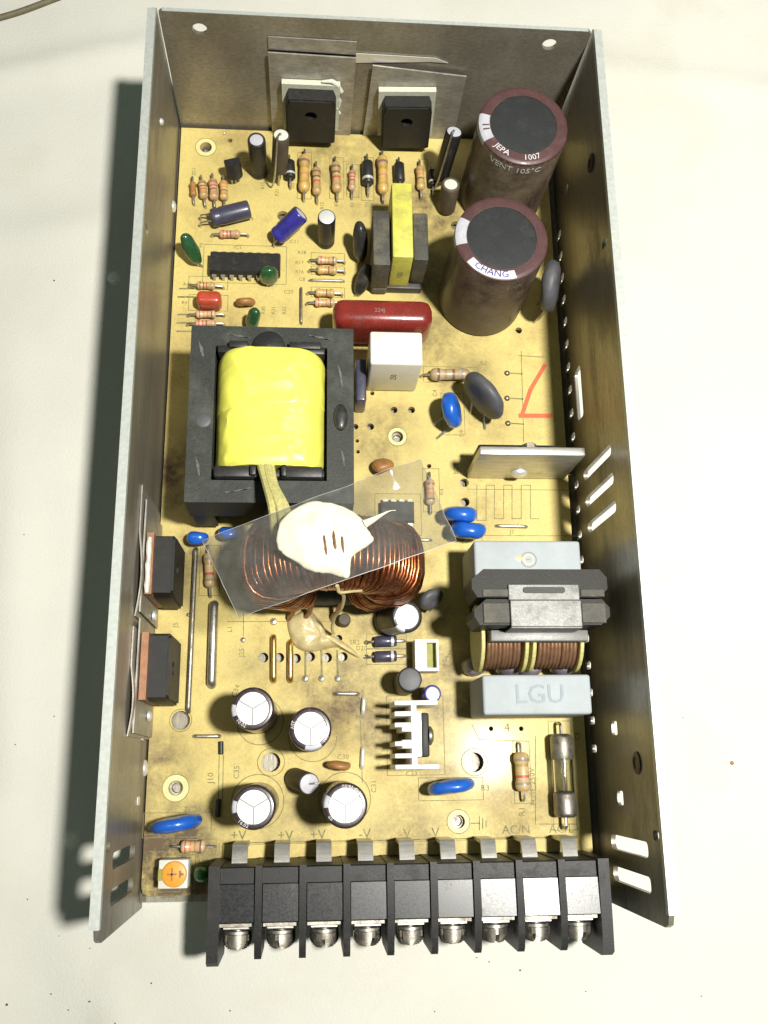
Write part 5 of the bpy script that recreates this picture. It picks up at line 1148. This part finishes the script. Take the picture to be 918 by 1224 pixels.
# ------------------------------------------------------------------ terminal block
tb = tag(empty('terminal_block', (6.7, -103, ZP), R), 'black nine way screw terminal block at the front edge')
pitch, xs0, zt = 9.57, -36.3, 25.0
yb_, yf = -95.6, -107.0
b = MB(); b.box((xs0, yf + 4.4, ZP), (xs0 + pitch * 9, yb_, zt - 1.2), .25, 1); b.build('body', 'plastic_black', tb)
for k in range(9):
    xa, xb = xs0 + pitch * k + .75, xs0 + pitch * (k + 1) - .75; xm = (xa + xb) / 2
    if True:
        tl = (.6, 1.2, -.5, .8, .2, 1.4, 2.6, 5.2, 3.0)[k]
        b = MB(); b.M = Matrix.Translation((xm, (yf + yb_ - 3.4) / 2, zt - .9 + .09 * max(0, tl))) @ Matrix.Rotation(math.radians(-tl), 4, 'X') @ Matrix.Rotation(math.radians((-.3, .4, 0, .5, -.4, -.6, -1, -1.6, -.8)[k]), 4, 'Y')
        b.box((xa - xm, (yf - yb_ + 3.4) / 2, -2.3), (xb - xm, (yb_ - 3.4 - yf) / 2, 0), .2, 1); b.build('cover', 'cover_black', tb)
        b = MB(); b.box((xa + .1, yf + .5, ZP + 1), (xb - .1, yf + 4.3, zt - 3.3)); b.build('front_wall', 'plastic_black', tb)
    # contact strip, washers and screw facing the front
    zc = 17.2
    b = MB(); b.box((xa + .3, yf - .25, zc - 4.2), (xb - .3, yf + .48, zt - 2.2)); b.box((xa + .3, yf - .9, zt - 3.0), (xb - .3, yf - .05, zt - 2.2)); b.build('contact', 'steel', tb)
    rr = random.uniform(0, 180)
    w = MB(); w.M = Matrix.Translation((xm, yf - .3, zc)) @ Matrix.Rotation(math.pi / 2, 4, 'X')
    w.box((-3.1, -3.1, .9), (3.1, 3.1, 1.6), .2, 1); w.build('washer', 'tin', tb)
    w = MB(); w.M = Matrix.Translation((xm, yf - .3, zc)) @ Matrix.Rotation(math.pi / 2, 4, 'X'); w.lathe([(1.6, 2.0), (3.2, 2.0), (3.2, 2.6), (1.6, 2.6)], 24, False); w.build('washer', 'tin', tb)
    w = MB(); w.M = Matrix.Translation((xm, yf - .3, zc)) @ Matrix.Rotation(math.pi / 2, 4, 'X') @ Matrix.Rotation(math.radians(rr), 4, 'Z')
    w.lathe([(1.5, 0), (1.5, 2.9)], 20, False)
    # pan head cut by a cross slot: four quarters
    for q in range(4):
        s2 = .42; pts = [(s2, s2)] + [(max(s2, 3.0 * math.cos(t)), max(s2, 3.0 * math.sin(t))) for t in [i * math.pi / 2 / 8 for i in range(9)]]
        old = w.M; w.M = old @ Matrix.Rotation(math.pi / 2 * q, 4, 'Z')
        [w.prism([(x * f_ + s2 * (1 - f_), y * f_ + s2 * (1 - f_)) for x, y in pts], z_a, z_b) for f_, z_a, z_b in ((1.08, 2.75, 4.0), (1.04, 4.0, 4.5), (.95, 4.5, 4.95), (.82, 4.95, 5.35), (.64, 5.35, 5.7), (.42, 5.7, 5.9))]; w.M = old
    w.lathe([(2.9, 2.72), (2.9, 4.0), (.001, 4.0)], 20, False)
    w.build('screw', 'steel', tb)
    # solder lug behind
    lx = xs0 + pitch * (k + .5) - .1
    b = MB()
    b.M = SIDE; b.prism([(yb_ - .6, 15.0), (yb_ + 3.2, 13.6), (yb_ + 3.3, ZP - .3), (yb_ + 4.1, ZP - .3), (yb_ + 4.1, 14.0), (yb_ + 3.6, 14.5), (yb_ - .6, 15.9)], lx - 1.75, lx + 1.75); b.build('lug', 'plate', tb, None, 30)
for k in range(10):
    x = xs0 + pitch * k; t2_ = .75 if 0 < k < 9 else 1.25
    ft = yf - 8.6 if k in (0, 9) else yf - 7.4
    b = MB(); b.M = SIDE
    b.prism([(ft, 8), (ft + .6, 7.4), (yb_ + .3, ZP + .1), (yb_ + .3, zt), (yf - 1, zt), (ft + 1.0, zt - 1.2 if k not in (0, 9) else zt - .3), (ft, zt - 2.2)], x - t2_, x + t2_)
    b.build('barrier', 'plastic_black', tb, None, 25)
b = MB(); b.box((xs0, yb_ + .05, ZP + .02), (xs0 + pitch * 9, yb_ + 3.2, ZP + .6), .1, 1); b.build('foot_strip', 'board', tb)

# ------------------------------------------------------------------ clear film lying over the toroid
c4 = [(-39.22, -27.64, 47), (-31.00, -44.29, 47), (15.58, -27.51, 47), (8.13, -8.87, 47)]
nu, nv = 60, 40; vs = []; fs = []
q0, q1, q2, q3 = (Vector(p) for p in c4)
for j in range(nv + 1):
    for i in range(nu + 1):
        u_, v_ = i / nu, j / nv
        p = (q0 * (1 - u_) + q3 * u_) * (1 - v_) + (q1 * (1 - u_) + q2 * u_) * v_
        d = abs(u_ - .5) * 2
        z = 47.1 - (3.2 if u_ < .5 else 1.4) * max(0, d - .45) ** 1.5 - .5 * max(0, v_ - .75) + .12 * noise.noise(Vector((u_ * 4, v_ * 3, 0)))
        z += .85 * math.exp(-((p.x - 1.6) ** 2 + (p.y + 11.2) ** 2) / 14.)
        if u_ > .8 and v_ < .25: z += .5 * math.sin((u_ - .8) * 32) * (.25 - v_) * 4
        vs.append((p.x + .3 * noise.noise(Vector((v_ * 5, u_ * 2, 8))), p.y + .3 * noise.noise(Vector((u_ * 7, v_ * 2, 3))), z))
for j in range(nv):
    for i in range(nu): fs.append((j * (nu + 1) + i, (j + 1) * (nu + 1) + i, (j + 1) * (nu + 1) + i + 1, j * (nu + 1) + i + 1))
b = MB(); b.add(vs, fs)
film_mesh = b
film = tag(b.build('plastic_film', 'film', None, (-12, -27, 46.5), 80), 'clear plastic film strip lying slanted over the copper toroid', 'plastic film')

ring = [vs[i] for i in range(nu + 1)] + [vs[j * (nu + 1) + nu] for j in range(1, nv + 1)] + [vs[nv * (nu + 1) + i] for i in range(nu - 1, -1, -1)] + [vs[j * (nu + 1)] for j in range(nv - 1, 0, -1)]
b = MB(); b.tube(ring, .055, 6, True); b.build('painted_lit_edge', 'film_edge_glint', film)  # rim tube carrying the painted edge glint
